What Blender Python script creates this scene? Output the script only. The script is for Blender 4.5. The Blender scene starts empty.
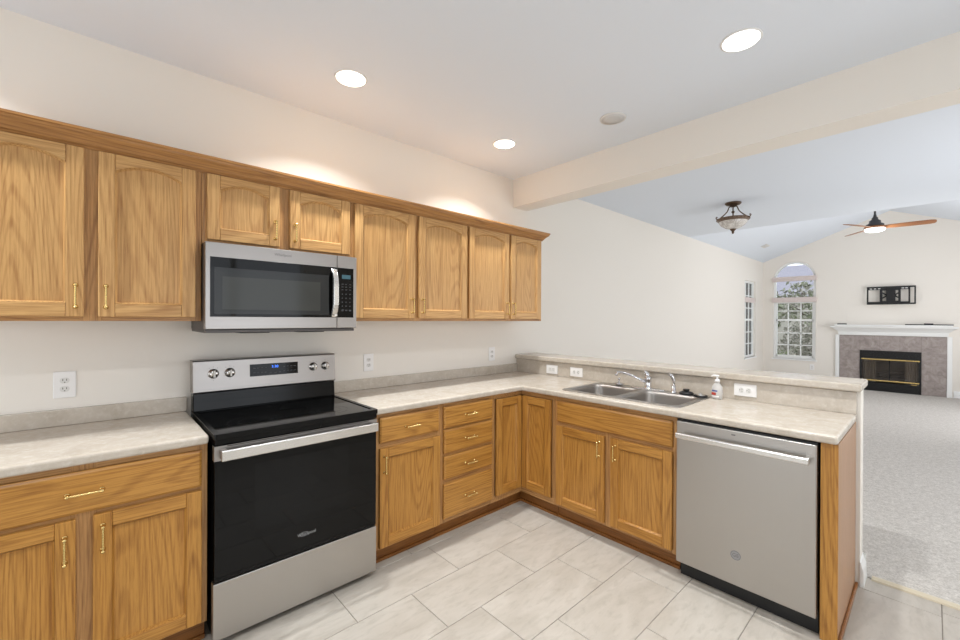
import bpy, bmesh, math, random
from mathutils import Vector, Matrix, Euler

random.seed(7)
PI = math.pi
SC = bpy.context.scene
COL = SC.collection

# ------------------------------------------------------------------ camera
cam_d = bpy.data.cameras.new('camera')
cam = bpy.data.objects.new('camera', cam_d)
COL.objects.link(cam)
Rv = Vector((0.67497925, 0.73782261, 0.0045616))
Uv = Vector((-0.00472161, -0.00186298, 0.99998712))
Fv = Vector((-0.7378216, 0.67499209, -0.00222623))
cam.matrix_world = Matrix(((Rv.x, Uv.x, -Fv.x, 2.70830),
                           (Rv.y, Uv.y, -Fv.y, -2.97427),
                           (Rv.z, Uv.z, -Fv.z, 1.40855), (0, 0, 0, 1)))
cam_d.sensor_width = 36.0
cam_d.lens = 414.37 * 36.0 / 960.0
cam_d.clip_start = 0.02
cam_d.clip_end = 200
SC.camera = cam

# ------------------------------------------------------------------ world, lights, exposure
SC.view_settings.view_transform = 'Standard'
SC.view_settings.look = 'None'
SC.view_settings.gamma = 1.0
SC.view_settings.exposure = -0.10
SC.view_settings.use_curve_mapping = False

CEIL = 2.737
W = bpy.data.worlds.new('overcast_sky')
SC.world = W
W.use_nodes = True
W.node_tree.nodes['Background'].inputs[0].default_value = (0.86, 0.92, 1.0, 1)
W.node_tree.nodes['Background'].inputs[1].default_value = 2.3


def area(name, loc, rot, sx, sy, power, col, spread=PI, shape='RECTANGLE'):
    d = bpy.data.lights.new(name, 'AREA')
    d.shape = shape
    d.size = sx
    if shape != 'DISK':
        d.size_y = sy
    d.energy = power
    d.color = col
    d.spread = spread
    o = bpy.data.objects.new(name, d)
    o.location = loc
    o.rotation_euler = rot
    COL.objects.link(o)
    return o


WARM = (0.965, 0.99, 1.0)
CAN_POWER = 11.8
CAN_SPOTS = [(0.531, -1.957), (0.513, -0.723), (2.088, -0.737),      # the three in view
             (0.53, -3.65), (2.09, -1.96), (2.09, -3.35), (3.65, -0.74)]  # out of view; the last is added to brighten the floor at right
for i, (x, y) in enumerate(CAN_SPOTS):
    area('downlight', (x, y, CEIL - 0.012), (0, 0, 0), 0.055, 0.055, CAN_POWER, WARM, shape='DISK', spread=math.radians(122))
# daylight from an unseen living room window; the other three are added fill lights
area('daylight_living', (4.15, 5.9, 1.35), (0, math.radians(115), 0), 2.1, 2.9, 50, (1.0, 0.965, 0.945))
area('fill_dining', (4.15, 2.0, 1.25), (0, math.radians(118), 0), 2.0, 2.2, 20, (1.0, 0.965, 0.945))
area('fill_kitchen', (1.6, -5.46, 1.3), (math.radians(130), 0, 0), 1.9, 1.9, 20, (0.94, 0.97, 1.0))
area('fill_side', (4.15, -1.7, 1.35), (0, math.radians(125), 0), 1.8, 1.7, 7, (0.92, 0.96, 1.0))

# ------------------------------------------------------------------ materials
MATS = {}


def lin(c):
    c = c / 255.0
    return c / 12.92 if c <= 0.04045 else ((c + 0.055) / 1.055) ** 2.4


def rgb(r, g, b):
    return (lin(r), lin(g), lin(b), 1)


def new_mat(name):
    m = bpy.data.materials.new(name)
    m.use_nodes = True
    nt = m.node_tree
    return m, nt, nt.nodes['Principled BSDF']


def node(nt, typ, **kw):
    n = nt.nodes.new(typ)
    for k, v in kw.items():
        if k.startswith('i_'):
            key = k[2:]
            n.inputs[int(key) if key.isdigit() else key].default_value = v
        else:
            setattr(n, k, v)
    return n


def mth(nt, op, a, b=None):
    n = nt.nodes.new('ShaderNodeMath')
    n.operation = op
    for i, v in enumerate((a, b)):
        if v is None:
            continue
        if isinstance(v, (int, float)):
            n.inputs[i].default_value = v
        else:
            nt.links.new(v, n.inputs[i])
    return n.outputs[0]


def mixc(nt, f, a, b):
    n = nt.nodes.new('ShaderNodeMix')
    n.data_type = 'RGBA'
    for i, v in ((0, f), (6, a), (7, b)):
        if hasattr(v, 'is_linked') or hasattr(v, 'links'):
            nt.links.new(v, n.inputs[i])
        else:
            n.inputs[i].default_value = v
    return n.outputs[2]


def ramp(nt, f, p0, p1):
    n = nt.nodes.new('ShaderNodeMapRange')
    n.inputs[1].default_value = p0
    n.inputs[2].default_value = p1
    nt.links.new(f, n.inputs[0])
    return n.outputs[0]


def objco(nt, rnd=True, scale=(1, 1, 1)):
    tc = nt.nodes.new('ShaderNodeTexCoord')
    out = tc.outputs['Object']
    if rnd:
        oi = nt.nodes.new('ShaderNodeObjectInfo')
        cx = nt.nodes.new('ShaderNodeCombineXYZ')
        for i, k in enumerate((17.3, 9.1, 5.7)):
            nt.links.new(mth(nt, 'MULTIPLY', oi.outputs['Random'], k), cx.inputs[i])
        va = nt.nodes.new('ShaderNodeVectorMath')
        va.operation = 'ADD'
        nt.links.new(out, va.inputs[0])
        nt.links.new(cx.outputs[0], va.inputs[1])
        out = va.outputs[0]
    mp = nt.nodes.new('ShaderNodeVectorMath')
    mp.operation = 'MULTIPLY'
    nt.links.new(out, mp.inputs[0])
    mp.inputs[1].default_value = scale
    return mp.outputs[0]


def noise(nt, vec, scale, detail=2, rough=0.5, dist=0.0):
    n = nt.nodes.new('ShaderNodeTexNoise')
    n.inputs['Scale'].default_value = scale
    n.inputs['Detail'].default_value = detail
    n.inputs['Roughness'].default_value = rough
    n.inputs['Distortion'].default_value = dist
    nt.links.new(vec, n.inputs['Vector'])
    return n.outputs['Fac']


def bump(nt, bs, h, strength, dist=0.001):
    b = nt.nodes.new('ShaderNodeBump')
    b.inputs['Strength'].default_value = strength
    b.inputs['Distance'].default_value = dist
    nt.links.new(h, b.inputs['Height'])
    nt.links.new(b.outputs[0], bs.inputs['Normal'])


def plain(name, col, rough=0.5, metal=0.0, spec=0.5, emit=None, estr=0.0):
    m, nt, bs = new_mat(name)
    bs.inputs['Base Color'].default_value = col
    bs.inputs['Roughness'].default_value = rough
    bs.inputs['Metallic'].default_value = metal
    bs.inputs['Specular IOR Level'].default_value = spec
    if emit:
        bs.inputs['Emission Color'].default_value = emit
        bs.inputs['Emission Strength'].default_value = estr
    MATS[name] = m
    return m


def oak(name, axis, light, mid, dark, RINGS=0.30):
    m, nt, bs = new_mat(name)
    lo = 0.085
    s = [1, 1, 1]
    s['XYZ'.index(axis)] = lo
    v = objco(nt, True, tuple(s))
    n1 = noise(nt, v, 6.5, 1.0, 0.4, 0.15)
    rings = mth(nt, 'SINE', mth(nt, 'MULTIPLY', n1, 135.0))
    rings = ramp(nt, rings, 0.15, 1.0)
    s2 = [1, 1, 1]
    s2['XYZ'.index(axis)] = 0.03
    v2 = objco(nt, True, tuple(s2))
    pores = ramp(nt, noise(nt, v2, 170, 4, 0.7), 0.44, 0.64)
    broad = noise(nt, v, 3.0, 2, 0.5)
    c = mixc(nt, ramp(nt, broad, 0.3, 0.7), light, mid)
    f = mth(nt, 'ADD', mth(nt, 'MULTIPLY', rings, RINGS), mth(nt, 'MULTIPLY', pores, 0.50))
    c = mixc(nt, f, c, dark)
    nt.links.new(c, bs.inputs['Base Color'])
    bs.inputs['Roughness'].default_value = 0.38
    bs.inputs['Specular IOR Level'].default_value = 0.4
    bump(nt, bs, pores, 0.12, 0.0006)
    MATS[name] = m
    return m


OL, OM, OD = rgb(207, 164, 107), rgb(196, 151, 94), rgb(148, 100, 53)  # wall doors: same oak as the base, paler with light glare in its colour
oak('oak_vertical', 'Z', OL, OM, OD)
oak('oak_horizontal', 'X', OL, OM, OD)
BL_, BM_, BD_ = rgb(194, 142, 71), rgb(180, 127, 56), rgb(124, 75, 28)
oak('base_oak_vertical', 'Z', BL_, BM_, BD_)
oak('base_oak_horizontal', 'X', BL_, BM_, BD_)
FL, FM, FD = rgb(196, 150, 96), rgb(184, 137, 84), rgb(128, 86, 48)
oak('frame_oak_vertical', 'Z', FL, FM, FD)
oak('frame_oak_horizontal', 'X', FL, FM, FD)
oak('crown_oak', 'Y', rgb(184, 134, 79), rgb(172, 122, 68), rgb(122, 79, 42))
oak('end_oak', 'Z', rgb(180, 140, 106), rgb(172, 132, 98), rgb(146, 106, 74), 0.1)
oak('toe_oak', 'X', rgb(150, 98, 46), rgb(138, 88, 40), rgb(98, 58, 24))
oak('walnut_blade', 'X', rgb(168, 116, 76), rgb(152, 100, 62), rgb(104, 64, 38))


def paint(name, col, rough=0.6, bstr=0.05):
    m, nt, bs = new_mat(name)
    bs.inputs['Base Color'].default_value = col
    bs.inputs['Roughness'].default_value = rough
    bs.inputs['Specular IOR Level'].default_value = 0.3
    v = objco(nt, False)
    bump(nt, bs, noise(nt, v, 320, 2), bstr, 0.0008)
    MATS[name] = m
    return m


paint('wall_paint', rgb(236, 230, 221))
paint('ceiling_paint', rgb(227, 233, 241), 0.8)
paint('white_trim', rgb(240, 240, 238), 0.35, 0.0)
plain('white_plastic', rgb(240, 238, 236), 0.35)
plain('off_white', rgb(222, 220, 216), 0.5)
plain('slot_dark', rgb(60, 56, 52), 0.6)
plain('threshold_cream', rgb(206, 194, 170), 0.5)
plain('socket_slot', rgb(112, 106, 100), 0.6)
plain('grey_grille', rgb(206, 205, 204), 0.7)


def laminate(name, a, b, c, rough=0.22):
    m, nt, bs = new_mat(name)
    v = objco(nt, False)
    n1 = noise(nt, v, 9, 6, 0.65, 0.6)
    n2 = noise(nt, v, 42, 4, 0.6, 0.3)
    col = mixc(nt, ramp(nt, n1, 0.35, 0.65), a, b)
    col = mixc(nt, mth(nt, 'MULTIPLY', ramp(nt, n2, 0.5, 0.75), 0.6), col, c)
    nt.links.new(col, bs.inputs['Base Color'])
    bs.inputs['Roughness'].default_value = rough
    MATS[name] = m


laminate('laminate', rgb(200, 190, 177), rgb(186, 175, 160), rgb(212, 205, 195))


def tile_mat():
    m, nt, bs = new_mat('floor_tile')
    at = nt.nodes.new('ShaderNodeAttribute')
    at.attribute_name = 'tile_rnd'
    tc = nt.nodes.new('ShaderNodeTexCoord')
    cx = nt.nodes.new('ShaderNodeCombineXYZ')
    nt.links.new(mth(nt, 'MULTIPLY', at.outputs['Fac'], 31.0), cx.inputs[0])
    nt.links.new(mth(nt, 'MULTIPLY', at.outputs['Fac'], 57.0), cx.inputs[1])
    va = nt.nodes.new('ShaderNodeVectorMath')
    va.operation = 'ADD'
    nt.links.new(tc.outputs['Object'], va.inputs[0])
    nt.links.new(cx.outputs[0], va.inputs[1])
    vm = nt.nodes.new('ShaderNodeVectorMath')
    vm.operation = 'MULTIPLY'
    nt.links.new(va.outputs[0], vm.inputs[0])
    vm.inputs[1].default_value = (1, 0.32, 1)
    n1 = noise(nt, vm.outputs[0], 7, 6, 0.62, 0.8)
    n2 = noise(nt, vm.outputs[0], 34, 4, 0.6, 0.4)
    c = mixc(nt, ramp(nt, n1, 0.33, 0.67), rgb(186, 179, 169), rgb(169, 161, 150))
    c = mixc(nt, mth(nt, 'MULTIPLY', ramp(nt, n2, 0.5, 0.72), 0.5), c, rgb(154, 146, 135))
    nt.links.new(c, bs.inputs['Base Color'])
    bs.inputs['Roughness'].default_value = 0.36
    MATS['floor_tile'] = m


tile_mat()
plain('grout', rgb(132, 125, 117), 0.9)


def carpet_mat():
    m, nt, bs = new_mat('carpet')
    v = objco(nt, False)
    n1 = noise(nt, v, 130, 3, 0.7)
    n2 = noise(nt, v, 28, 3, 0.6)
    f = mth(nt, 'ADD', mth(nt, 'MULTIPLY', n1, 0.7), mth(nt, 'MULTIPLY', n2, 0.3))
    c = mixc(nt, ramp(nt, f, 0.36, 0.64), rgb(174, 168, 161), rgb(220, 215, 209))
    nt.links.new(c, bs.inputs['Base Color'])
    bs.inputs['Roughness'].default_value = 0.95
    bs.inputs['Specular IOR Level'].default_value = 0.1
    bump(nt, bs, f, 0.8, 0.006)
    MATS['carpet'] = m


carpet_mat()


def steel(name, axis, col, rough=0.3):
    m, nt, bs = new_mat(name)
    s = [1, 1, 1]
    s['XYZ'.index(axis)] = 0.01
    v = objco(nt, True, tuple(s))
    n1 = noise(nt, v, 320, 2, 0.6)
    bs.inputs['Base Color'].default_value = col
    bs.inputs['Metallic'].default_value = 1.0
    r = nt.nodes.new('ShaderNodeMapRange')
    r.inputs[3].default_value = rough - 0.05
    r.inputs[4].default_value = rough + 0.07
    nt.links.new(n1, r.inputs[0])
    nt.links.new(r.outputs[0], bs.inputs['Roughness'])
    bump(nt, bs, n1, 0.03, 0.0004)
    MATS[name] = m


steel('stainless', 'X', rgb(166, 161, 157), 0.34)  # darker copy of the steel; bright reflections on panels offset in its colour
steel('stainless_upright', 'Z', rgb(178, 174, 169), 0.36)
steel('sink_steel', 'X', rgb(184, 181, 178), 0.30)
steel('bowl_steel', 'X', rgb(164, 159, 154), 0.40)  # darker than the rim: shade inside the bowls put into the steel's colour
plain('chrome', rgb(225, 225, 228), 0.08, 1.0)
plain('polished_steel', rgb(222, 220, 217), 0.25, 1.0)
plain('brass', rgb(224, 196, 130), 0.24, 1.0)
plain('black_glass', rgb(11, 11, 11), 0.045, 0.0, 0.22)
plain('smoked_glass', rgb(62, 63, 60), 0.1, 0.0, 0.25)
plain('smoked_glass_dark', rgb(46, 47, 47), 0.1, 0.0, 0.25)
plain('oven_window', rgb(17, 17, 17), 0.06, 0.0, 0.22)
plain('black_enamel', rgb(17, 17, 17), 0.16, 0.0, 0.2)
plain('black_plastic', rgb(22, 22, 23), 0.4)
plain('black_metal', rgb(28, 28, 29), 0.45, 0.3)
plain('grey_mark', rgb(150, 150, 150), 0.4)
plain('panel_mark', rgb(62, 63, 65), 0.4)
plain('burner_mark', rgb(44, 44, 45), 0.2)
plain('dark_grey_metal', rgb(88, 84, 82), 0.4, 0.6)
plain('bronze', rgb(92, 74, 60), 0.42, 0.7)
plain('bronze_light', rgb(116, 98, 84), 0.4, 0.6)
plain('dark_motor', rgb(66, 66, 68), 0.4, 0.4)
plain('logo_grey', rgb(118, 116, 116), 0.35, 0.6)
plain('blue_digits', rgb(40, 90, 220), 0.4, 0, 0.5, rgb(70, 130, 255), 2.2)
plain('cyan_digits', rgb(42, 74, 84), 0.4, 0, 0.5, rgb(110, 180, 200), 0.12)
plain('lamp_lens', rgb(255, 255, 255), 0.4, 0, 0.5, (1.0, 0.965, 0.91, 1), 6.0)
plain('fan_lens', rgb(255, 255, 255), 0.4, 0, 0.5, (1.0, 0.95, 0.88, 1), 2.5)
plain('shade_fabric', rgb(226, 214, 210), 0.85)
plain('soap_label_red', rgb(186, 58, 44), 0.5)
plain('soap_label_blue', rgb(72, 84, 150), 0.5)
plain('log_bark', rgb(92, 84, 78), 0.9)
plain('soot', rgb(128, 120, 112), 0.9)
plain('mesh_curtain', rgb(138, 130, 118), 0.6, 0.2)
plain('roof_shingle', rgb(150, 146, 156), 0.9)
plain('house_siding', rgb(176, 168, 160), 0.9)
plain('bark', rgb(98, 84, 70), 0.9)
plain('lawn', rgb(104, 118, 70), 0.95)
plain('leaf_dark', rgb(104, 106, 88), 0.7)
plain('leaf_grey', rgb(172, 166, 156), 0.8)
plain('leaf_light', rgb(146, 150, 124), 0.7)


def fire_tile():
    m, nt, bs = new_mat('slate_tile')
    v = objco(nt, False)
    n1 = noise(nt, v, 9, 6, 0.7, 1.0)
    c = mixc(nt, ramp(nt, n1, 0.35, 0.65), rgb(138, 127, 122), rgb(172, 161, 156))
    nt.links.new(c, bs.inputs['Base Color'])
    bs.inputs['Roughness'].default_value = 0.45
    MATS['slate_tile'] = m


fire_tile()
plain('slate_grout', rgb(132, 122, 118), 0.9)


def glassmat(name, tint, gl=0.08, alpha=1.0):
    m = bpy.data.materials.new(name)
    m.use_nodes = True
    nt = m.node_tree
    nt.nodes.clear()
    out = nt.nodes.new('ShaderNodeOutputMaterial')
    mx = nt.nodes.new('ShaderNodeMixShader')
    tr = nt.nodes.new('ShaderNodeBsdfTransparent')
    tr.inputs[0].default_value = tint
    g = nt.nodes.new('ShaderNodeBsdfGlossy')
    g.inputs['Roughness'].default_value = 0.03
    fr = nt.nodes.new('ShaderNodeFresnel')
    fr.inputs[0].default_value = 1.45
    nt.links.new(fr.outputs[0], mx.inputs[0])
    nt.links.new(tr.outputs[0], mx.inputs[1])
    nt.links.new(g.outputs[0], mx.inputs[2])
    nt.links.new(mx.outputs[0], out.inputs[0])
    MATS[name] = m


glassmat('clear_glass', (0.95, 0.96, 0.96, 1))
glassmat('hearth_glass', (0.86, 0.84, 0.82, 1))
glassmat('bottle_clear', (0.95, 0.95, 0.95, 1))
_nt = MATS['bottle_clear'].node_tree
_d = _nt.nodes.new('ShaderNodeBsdfDiffuse')
_d.inputs[0].default_value = rgb(236, 232, 228)
_m = _nt.nodes.new('ShaderNodeMixShader')
_m.inputs[0].default_value = 0.62
_o = _nt.nodes['Material Output']
_nt.links.new(_nt.nodes['Mix Shader'].outputs[0], _m.inputs[1])
_nt.links.new(_d.outputs[0], _m.inputs[2])
_nt.links.new(_m.outputs[0], _o.inputs[0])


def alabaster():
    m, nt, bs = new_mat('alabaster_glass')
    v = objco(nt, False)
    n1 = noise(nt, v, 18, 4, 0.6, 1.5)
    c = mixc(nt, ramp(nt, n1, 0.4, 0.6), rgb(232, 228, 222), rgb(190, 182, 174))
    nt.links.new(c, bs.inputs['Base Color'])
    bs.inputs['Roughness'].default_value = 0.25
    MATS['alabaster_glass'] = m


alabaster()


# ------------------------------------------------------------------ mesh helpers
class MB:
    """collects shapes into one mesh; each shape names its material slot"""

    def __init__(self):
        self.bm = bmesh.new()
        self.slots = []

    def slot(self, mat):
        if mat not in self.slots:
            self.slots.append(mat)
        return self.slots.index(mat)

    def face(self, pts, mat, smooth=False):
        vs = [self.bm.verts.new(p) for p in pts]
        f = self.bm.faces.new(vs)
        f.material_index = self.slot(mat)
        f.smooth = smooth
        return f

    def box(self, a, b, mat):
        x0, y0, z0 = [min(a[i], b[i]) for i in range(3)]
        x1, y1, z1 = [max(a[i], b[i]) for i in range(3)]
        v = [self.bm.verts.new(p) for p in ((x0, y0, z0), (x1, y0, z0), (x1, y1, z0), (x0, y1, z0),
                                            (x0, y0, z1), (x1, y0, z1), (x1, y1, z1), (x0, y1, z1))]
        k = self.slot(mat)
        for q in ((0, 3, 2, 1), (4, 5, 6, 7), (0, 1, 5, 4), (1, 2, 6, 5), (2, 3, 7, 6), (3, 0, 4, 7)):
            f = self.bm.faces.new([v[i] for i in q])
            f.material_index = k
        return v

    def loft(self, rings, mat, smooth=True, cap0=True, cap1=True, closed=True):
        k = self.slot(mat)
        R = [[self.bm.verts.new(p) for p in r] for r in rings]
        n = len(R[0])
        for a, b in zip(R[:-1], R[1:]):
            for i in range(n if closed else n - 1):
                j = (i + 1) % n
                try:
                    f = self.bm.faces.new((a[i], a[j], b[j], b[i]))
                    f.material_index = k
                    f.smooth = smooth
                except ValueError:
                    pass
        for r, c in ((R[0], cap0), (R[-1], cap1)):
            if c:
                f = self.bm.faces.new(r if r is R[-1] else r[::-1])
                f.material_index = k

    def lathe(self, prof, mat, c=(0, 0, 0), n=24, axis='Z', smooth=True, cap0=True, cap1=True):
        rings = []
        for r, h in prof:
            ring = []
            for i in range(n):
                a = 2 * PI * i / n
                p = (r * math.cos(a), r * math.sin(a), h)
                if axis == 'Y':
                    p = (p[0], -p[2], p[1])
                elif axis == 'X':
                    p = (p[2], p[0], p[1])
                ring.append((c[0] + p[0], c[1] + p[1], c[2] + p[2]))
            rings.append(ring)
        self.loft(rings, mat, smooth, cap0, cap1)

    def tube(self, pts, r, mat, n=10, cap=True):
        pts = [Vector(p) for p in pts]
        rad = r if isinstance(r, (list, tuple)) else [r] * len(pts)
        rings = []
        up = Vector((0, 0, 1))
        t0 = (pts[1] - pts[0]).normalized()
        if abs(t0.z) > 0.9:
            up = Vector((1, 0, 0))
        nrm = (up - t0 * up.dot(t0)).normalized()
        for i, p in enumerate(pts):
            if i == 0:
                t = pts[1] - pts[0]
            elif i == len(pts) - 1:
                t = pts[-1] - pts[-2]
            else:
                t = (pts[i + 1] - pts[i]).normalized() + (pts[i] - pts[i - 1]).normalized()
            t.normalize()
            nrm = (nrm - t * nrm.dot(t)).normalized()
            bn = t.cross(nrm)
            rings.append([tuple(p + (nrm * math.cos(2 * PI * k / n) + bn * math.sin(2 * PI * k / n)) * rad[i]) for k in range(n)])
        self.loft(rings, mat, True, cap, cap)

    def prism(self, pts2, axis, a, b, mat, smooth=False):
        """extrude a 2-D outline along an axis between a and b"""
        def P(p, h):
            if axis == 'X':
                return (h, p[0], p[1])
            if axis == 'Y':
                return (p[0], h, p[1])
            return (p[0], p[1], h)
        self.loft([[P(p, a) for p in pts2], [P(p, b) for p in pts2]], mat, smooth)

    def plate(self, outer, holes, axis, a, b, mat):
        """flat plate with holes, extruded from a to b along axis"""
        def P(p, h):
            if axis == 'X':
                return (h, p[0], p[1])
            if axis == 'Y':
                return (p[0], h, p[1])
            return (p[0], p[1], h)
        k = self.slot(mat)
        fronts = []
        for h in (a, b):
            es = []
            loops = []
            for lp in [outer] + holes:
                vs = [self.bm.verts.new(P(p, h)) for p in lp]
                loops.append(vs)
                for i in range(len(vs)):
                    es.append(self.bm.edges.new((vs[i], vs[(i + 1) % len(vs)])))
            r = bmesh.ops.triangle_fill(self.bm, edges=es, use_beauty=True, use_dissolve=False)
            for g in r['geom']:
                if isinstance(g, bmesh.types.BMFace):
                    g.material_index = k
            fronts.append(loops)
        for la, lb in zip(*fronts):
            n = len(la)
            for i in range(n):
                f = self.bm.faces.new((la[i], la[(i + 1) % n], lb[(i + 1) % n], lb[i]))
                f.material_index = k

    def build(self, name, parent=None, loc=None, bevel=0.0, seg=2, smooth=False):
        bmesh.ops.recalc_face_normals(self.bm, faces=self.bm.faces[:])
        me = bpy.data.meshes.new(name)
        self.bm.to_mesh(me)
        self.bm.free()
        for s in self.slots:
            me.materials.append(MATS[s])
        if smooth:
            for p in me.polygons:
                p.use_smooth = True
        o = bpy.data.objects.new(name, me)
        COL.objects.link(o)
        if parent:
            o.parent = parent
        if loc:
            o.location = loc
        if bevel:
            md = o.modifiers.new('bevel', 'BEVEL')
            md.width = bevel
            md.segments = seg
            md.limit_method = 'ANGLE'
            md.angle_limit = math.radians(40)
        return o


def thing(name, label, cat, loc=(0, 0, 0), rotz=0.0, group=None):
    o = bpy.data.objects.new(name, None)
    o.empty_display_size = 0.05
    COL.objects.link(o)
    o.location = loc
    o.rotation_euler = (0, 0, rotz)
    return tag(o, label, cat, group)


def tag(o, label, cat, group=None):
    o['label'] = label
    o['category'] = cat
    if group:
        o['group'] = group
    return o


def struct(o, label=None):
    o['kind'] = 'structure'
    if label:
        o['label'] = label
    return o


def text(body, size, mat, name, parent, loc, rot, extrude=0.0004, spacing=1.0):
    cu = bpy.data.curves.new('lettering', 'FONT')
    cu.body = body
    cu.size = size
    cu.extrude = extrude
    cu.align_x = 'CENTER'
    cu.align_y = 'CENTER'
    cu.space_character = spacing
    t = bpy.data.objects.new('lettering', cu)
    COL.objects.link(t)
    dg = bpy.context.evaluated_depsgraph_get()
    me = bpy.data.meshes.new_from_object(t.evaluated_get(dg))
    bpy.data.objects.remove(t)
    bpy.data.curves.remove(cu)
    me.materials.clear()
    me.materials.append(MATS[mat])
    o = bpy.data.objects.new(name, me)
    COL.objects.link(o)
    o.parent = parent
    o.location = loc
    o.rotation_euler = rot
    return o


FRONT = (PI / 2, 0, 0)          # lettering on a face that looks towards local -y
ALONG_LEFT_WALL = PI / 2        # local -y turns to world +x, local x to world +y

# ------------------------------------------------------------------ room shell
XR, YB, YF, YS = 4.24, -5.5, 8.55, 4.1
CEIL2 = 2.768            # living room ceiling
APX, APZ = 2.12, 3.592


def rect(x0, z0, x1, z1):
    return [(x0, z0), (x1, z0), (x1, z1), (x0, z1)]


# tiled kitchen floor, each tile bevelled over a grout bed
def floor_tiles():
    m = MB()
    m.box((0, YB, -0.03), (XR, 0.135, -0.003), 'grout')
    lay = m.bm.faces.layers.float.new('tile_rnd')
    k = m.slot('floor_tile')
    offs = {0: 0.347, 1: 0.03, 2: 0.23, 3: 0.443, 4: 0.09, 5: 0.287, 6: 0.595}
    rr = random.Random(3)
    for c in range(-3, 13):
        x0, x1 = 0.609 + 0.305 * c, 0.609 + 0.305 * (c + 1)
        x0, x1 = max(x0, 0) + 0.0016, min(x1, XR) - 0.0016
        if x1 <= x0:
            continue
        off = offs.get(c, (0.03 + 0.203 * (c - 1)) % 0.61)
        j = -11
        while True:
            y0 = off + 0.61 * j
            y1 = y0 + 0.61
            j += 1
            if y0 > 0.13:
                break
            ya, yb = max(y0, YB) + 0.0016, min(y1, 0.132) - 0.0016
            if yb <= ya:
                continue
            r = rr.random()
            e = 0.0015
            ring = [[(x0, ya, -0.004), (x1, ya, -0.004), (x1, yb, -0.004), (x0, yb, -0.004)],
                    [(x0, ya, -e), (x1, ya, -e), (x1, yb, -e), (x0, yb, -e)],
                    [(x0 + e, ya + e, 0), (x1 - e, ya + e, 0), (x1 - e, yb - e, 0), (x0 + e, yb - e, 0)]]
            V = [[m.bm.verts.new(p) for p in q] for q in ring]
            fs = []
            for a, b in zip(V[:-1], V[1:]):
                for i in range(4):
                    fs.append(m.bm.faces.new((a[i], a[(i + 1) % 4], b[(i + 1) % 4], b[i])))
            fs.append(m.bm.faces.new(V[-1]))
            for f in fs:
                f.material_index = k
                f[lay] = r
    return m.build('floor')


struct(floor_tiles(), 'light grey stone-look tile floor of the kitchen')
m = MB()
m.box((0, 0.135, -0.03), (XR, YF + 0.1, 0.004), 'carpet')
struct(m.build('floor_carpet'), 'beige carpet of the living room')
m = MB()
m.prism([(0.112, 0), (0.16, 0), (0.157, 0.009), (0.136, 0.013), (0.115, 0.008)], 'X', 2.49, XR, 'threshold_cream')
struct(m.build('trim_1'), 'cream threshold strip between tile and carpet')

# walls
m = MB()
m.plate([(YB, 0), (YF, 0), (YF, CEIL2 + 0.05), (YB, CEIL2 + 0.05)], [rect(7.15, 0.60, 7.95, 2.27)], 'X', 0, -0.14, 'wall_paint')
struct(m.build('wall_left'))
arch = [(0.205, 0.545), (0.979, 0.545)]
for i in range(0, 25):
    a = PI * i / 24
    arch.append((0.592 + 0.387 * math.cos(a), 2.35 + 0.387 * math.sin(a)))
gable = [(0, 0), (XR, 0), (XR, CEIL2), (APX, APZ), (0, CEIL2)]
m = MB()
m.plate(gable, [arch, rect(1.72, 0.03, 2.545, 0.80)], 'Y', YF, YF + 0.14, 'wall_paint')
struct(m.build('wall_far'))
m = MB()
m.plate([(YB, 0), (YF, 0), (YF, CEIL2 + 0.05), (YB, CEIL2 + 0.05)], [rect(4.4, 0.25, 7.4, 2.45), rect(0.9, 0.2, 3.1, 2.3), rect(-2.6, 0.4, -0.8, 2.3)], 'X', XR, XR + 0.12, 'wall_paint')
struct(m.build('wall_right'))
m = MB()
m.plate([(0, 0), (XR, 0), (XR, CEIL), (0, CEIL)], [rect(0.6, 0.25, 2.6, 2.3)], 'Y', YB, YB - 0.12, 'wall_paint')
struct(m.build('wall_back'))

# ceilings
m = MB()
m.box((0, YB, CEIL), (XR, -0.074, CEIL + 0.1), 'ceiling_paint')
struct(m.build('ceiling'), 'flat white kitchen ceiling')
m = MB()
m.box((0, 0.122, CEIL2), (XR, YS, CEIL2 + 0.1), 'ceiling_paint')
struct(m.build('ceiling_living'), 'flat white ceiling of the living room beyond the beam')
m = MB()
m.loft([[(x, YS, z), (x, YS, z + 0.1), (x, YF + .1, z + 0.1), (x, YF + .1, z)] for x, z in ((0, CEIL2), (APX, APZ), (XR, CEIL2))], 'ceiling_paint', False)
struct(m.build('ceiling_vault'), 'vaulted white ceiling above the fireplace')
m = MB()
m.prism([(0.02, CEIL2 + 0.101), (XR - .02, CEIL2 + 0.101), (APX, APZ + .05)], 'Y', YS - 0.08, YS, 'ceiling_paint')
struct(m.build('wall_gable'))
m = MB()
m.box((0, -0.074, 2.473), (XR, 0.122, CEIL + 0.05), 'wall_paint')
struct(m.build('beam'), 'cream beam crossing the ceiling above the breakfast bar')

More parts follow.
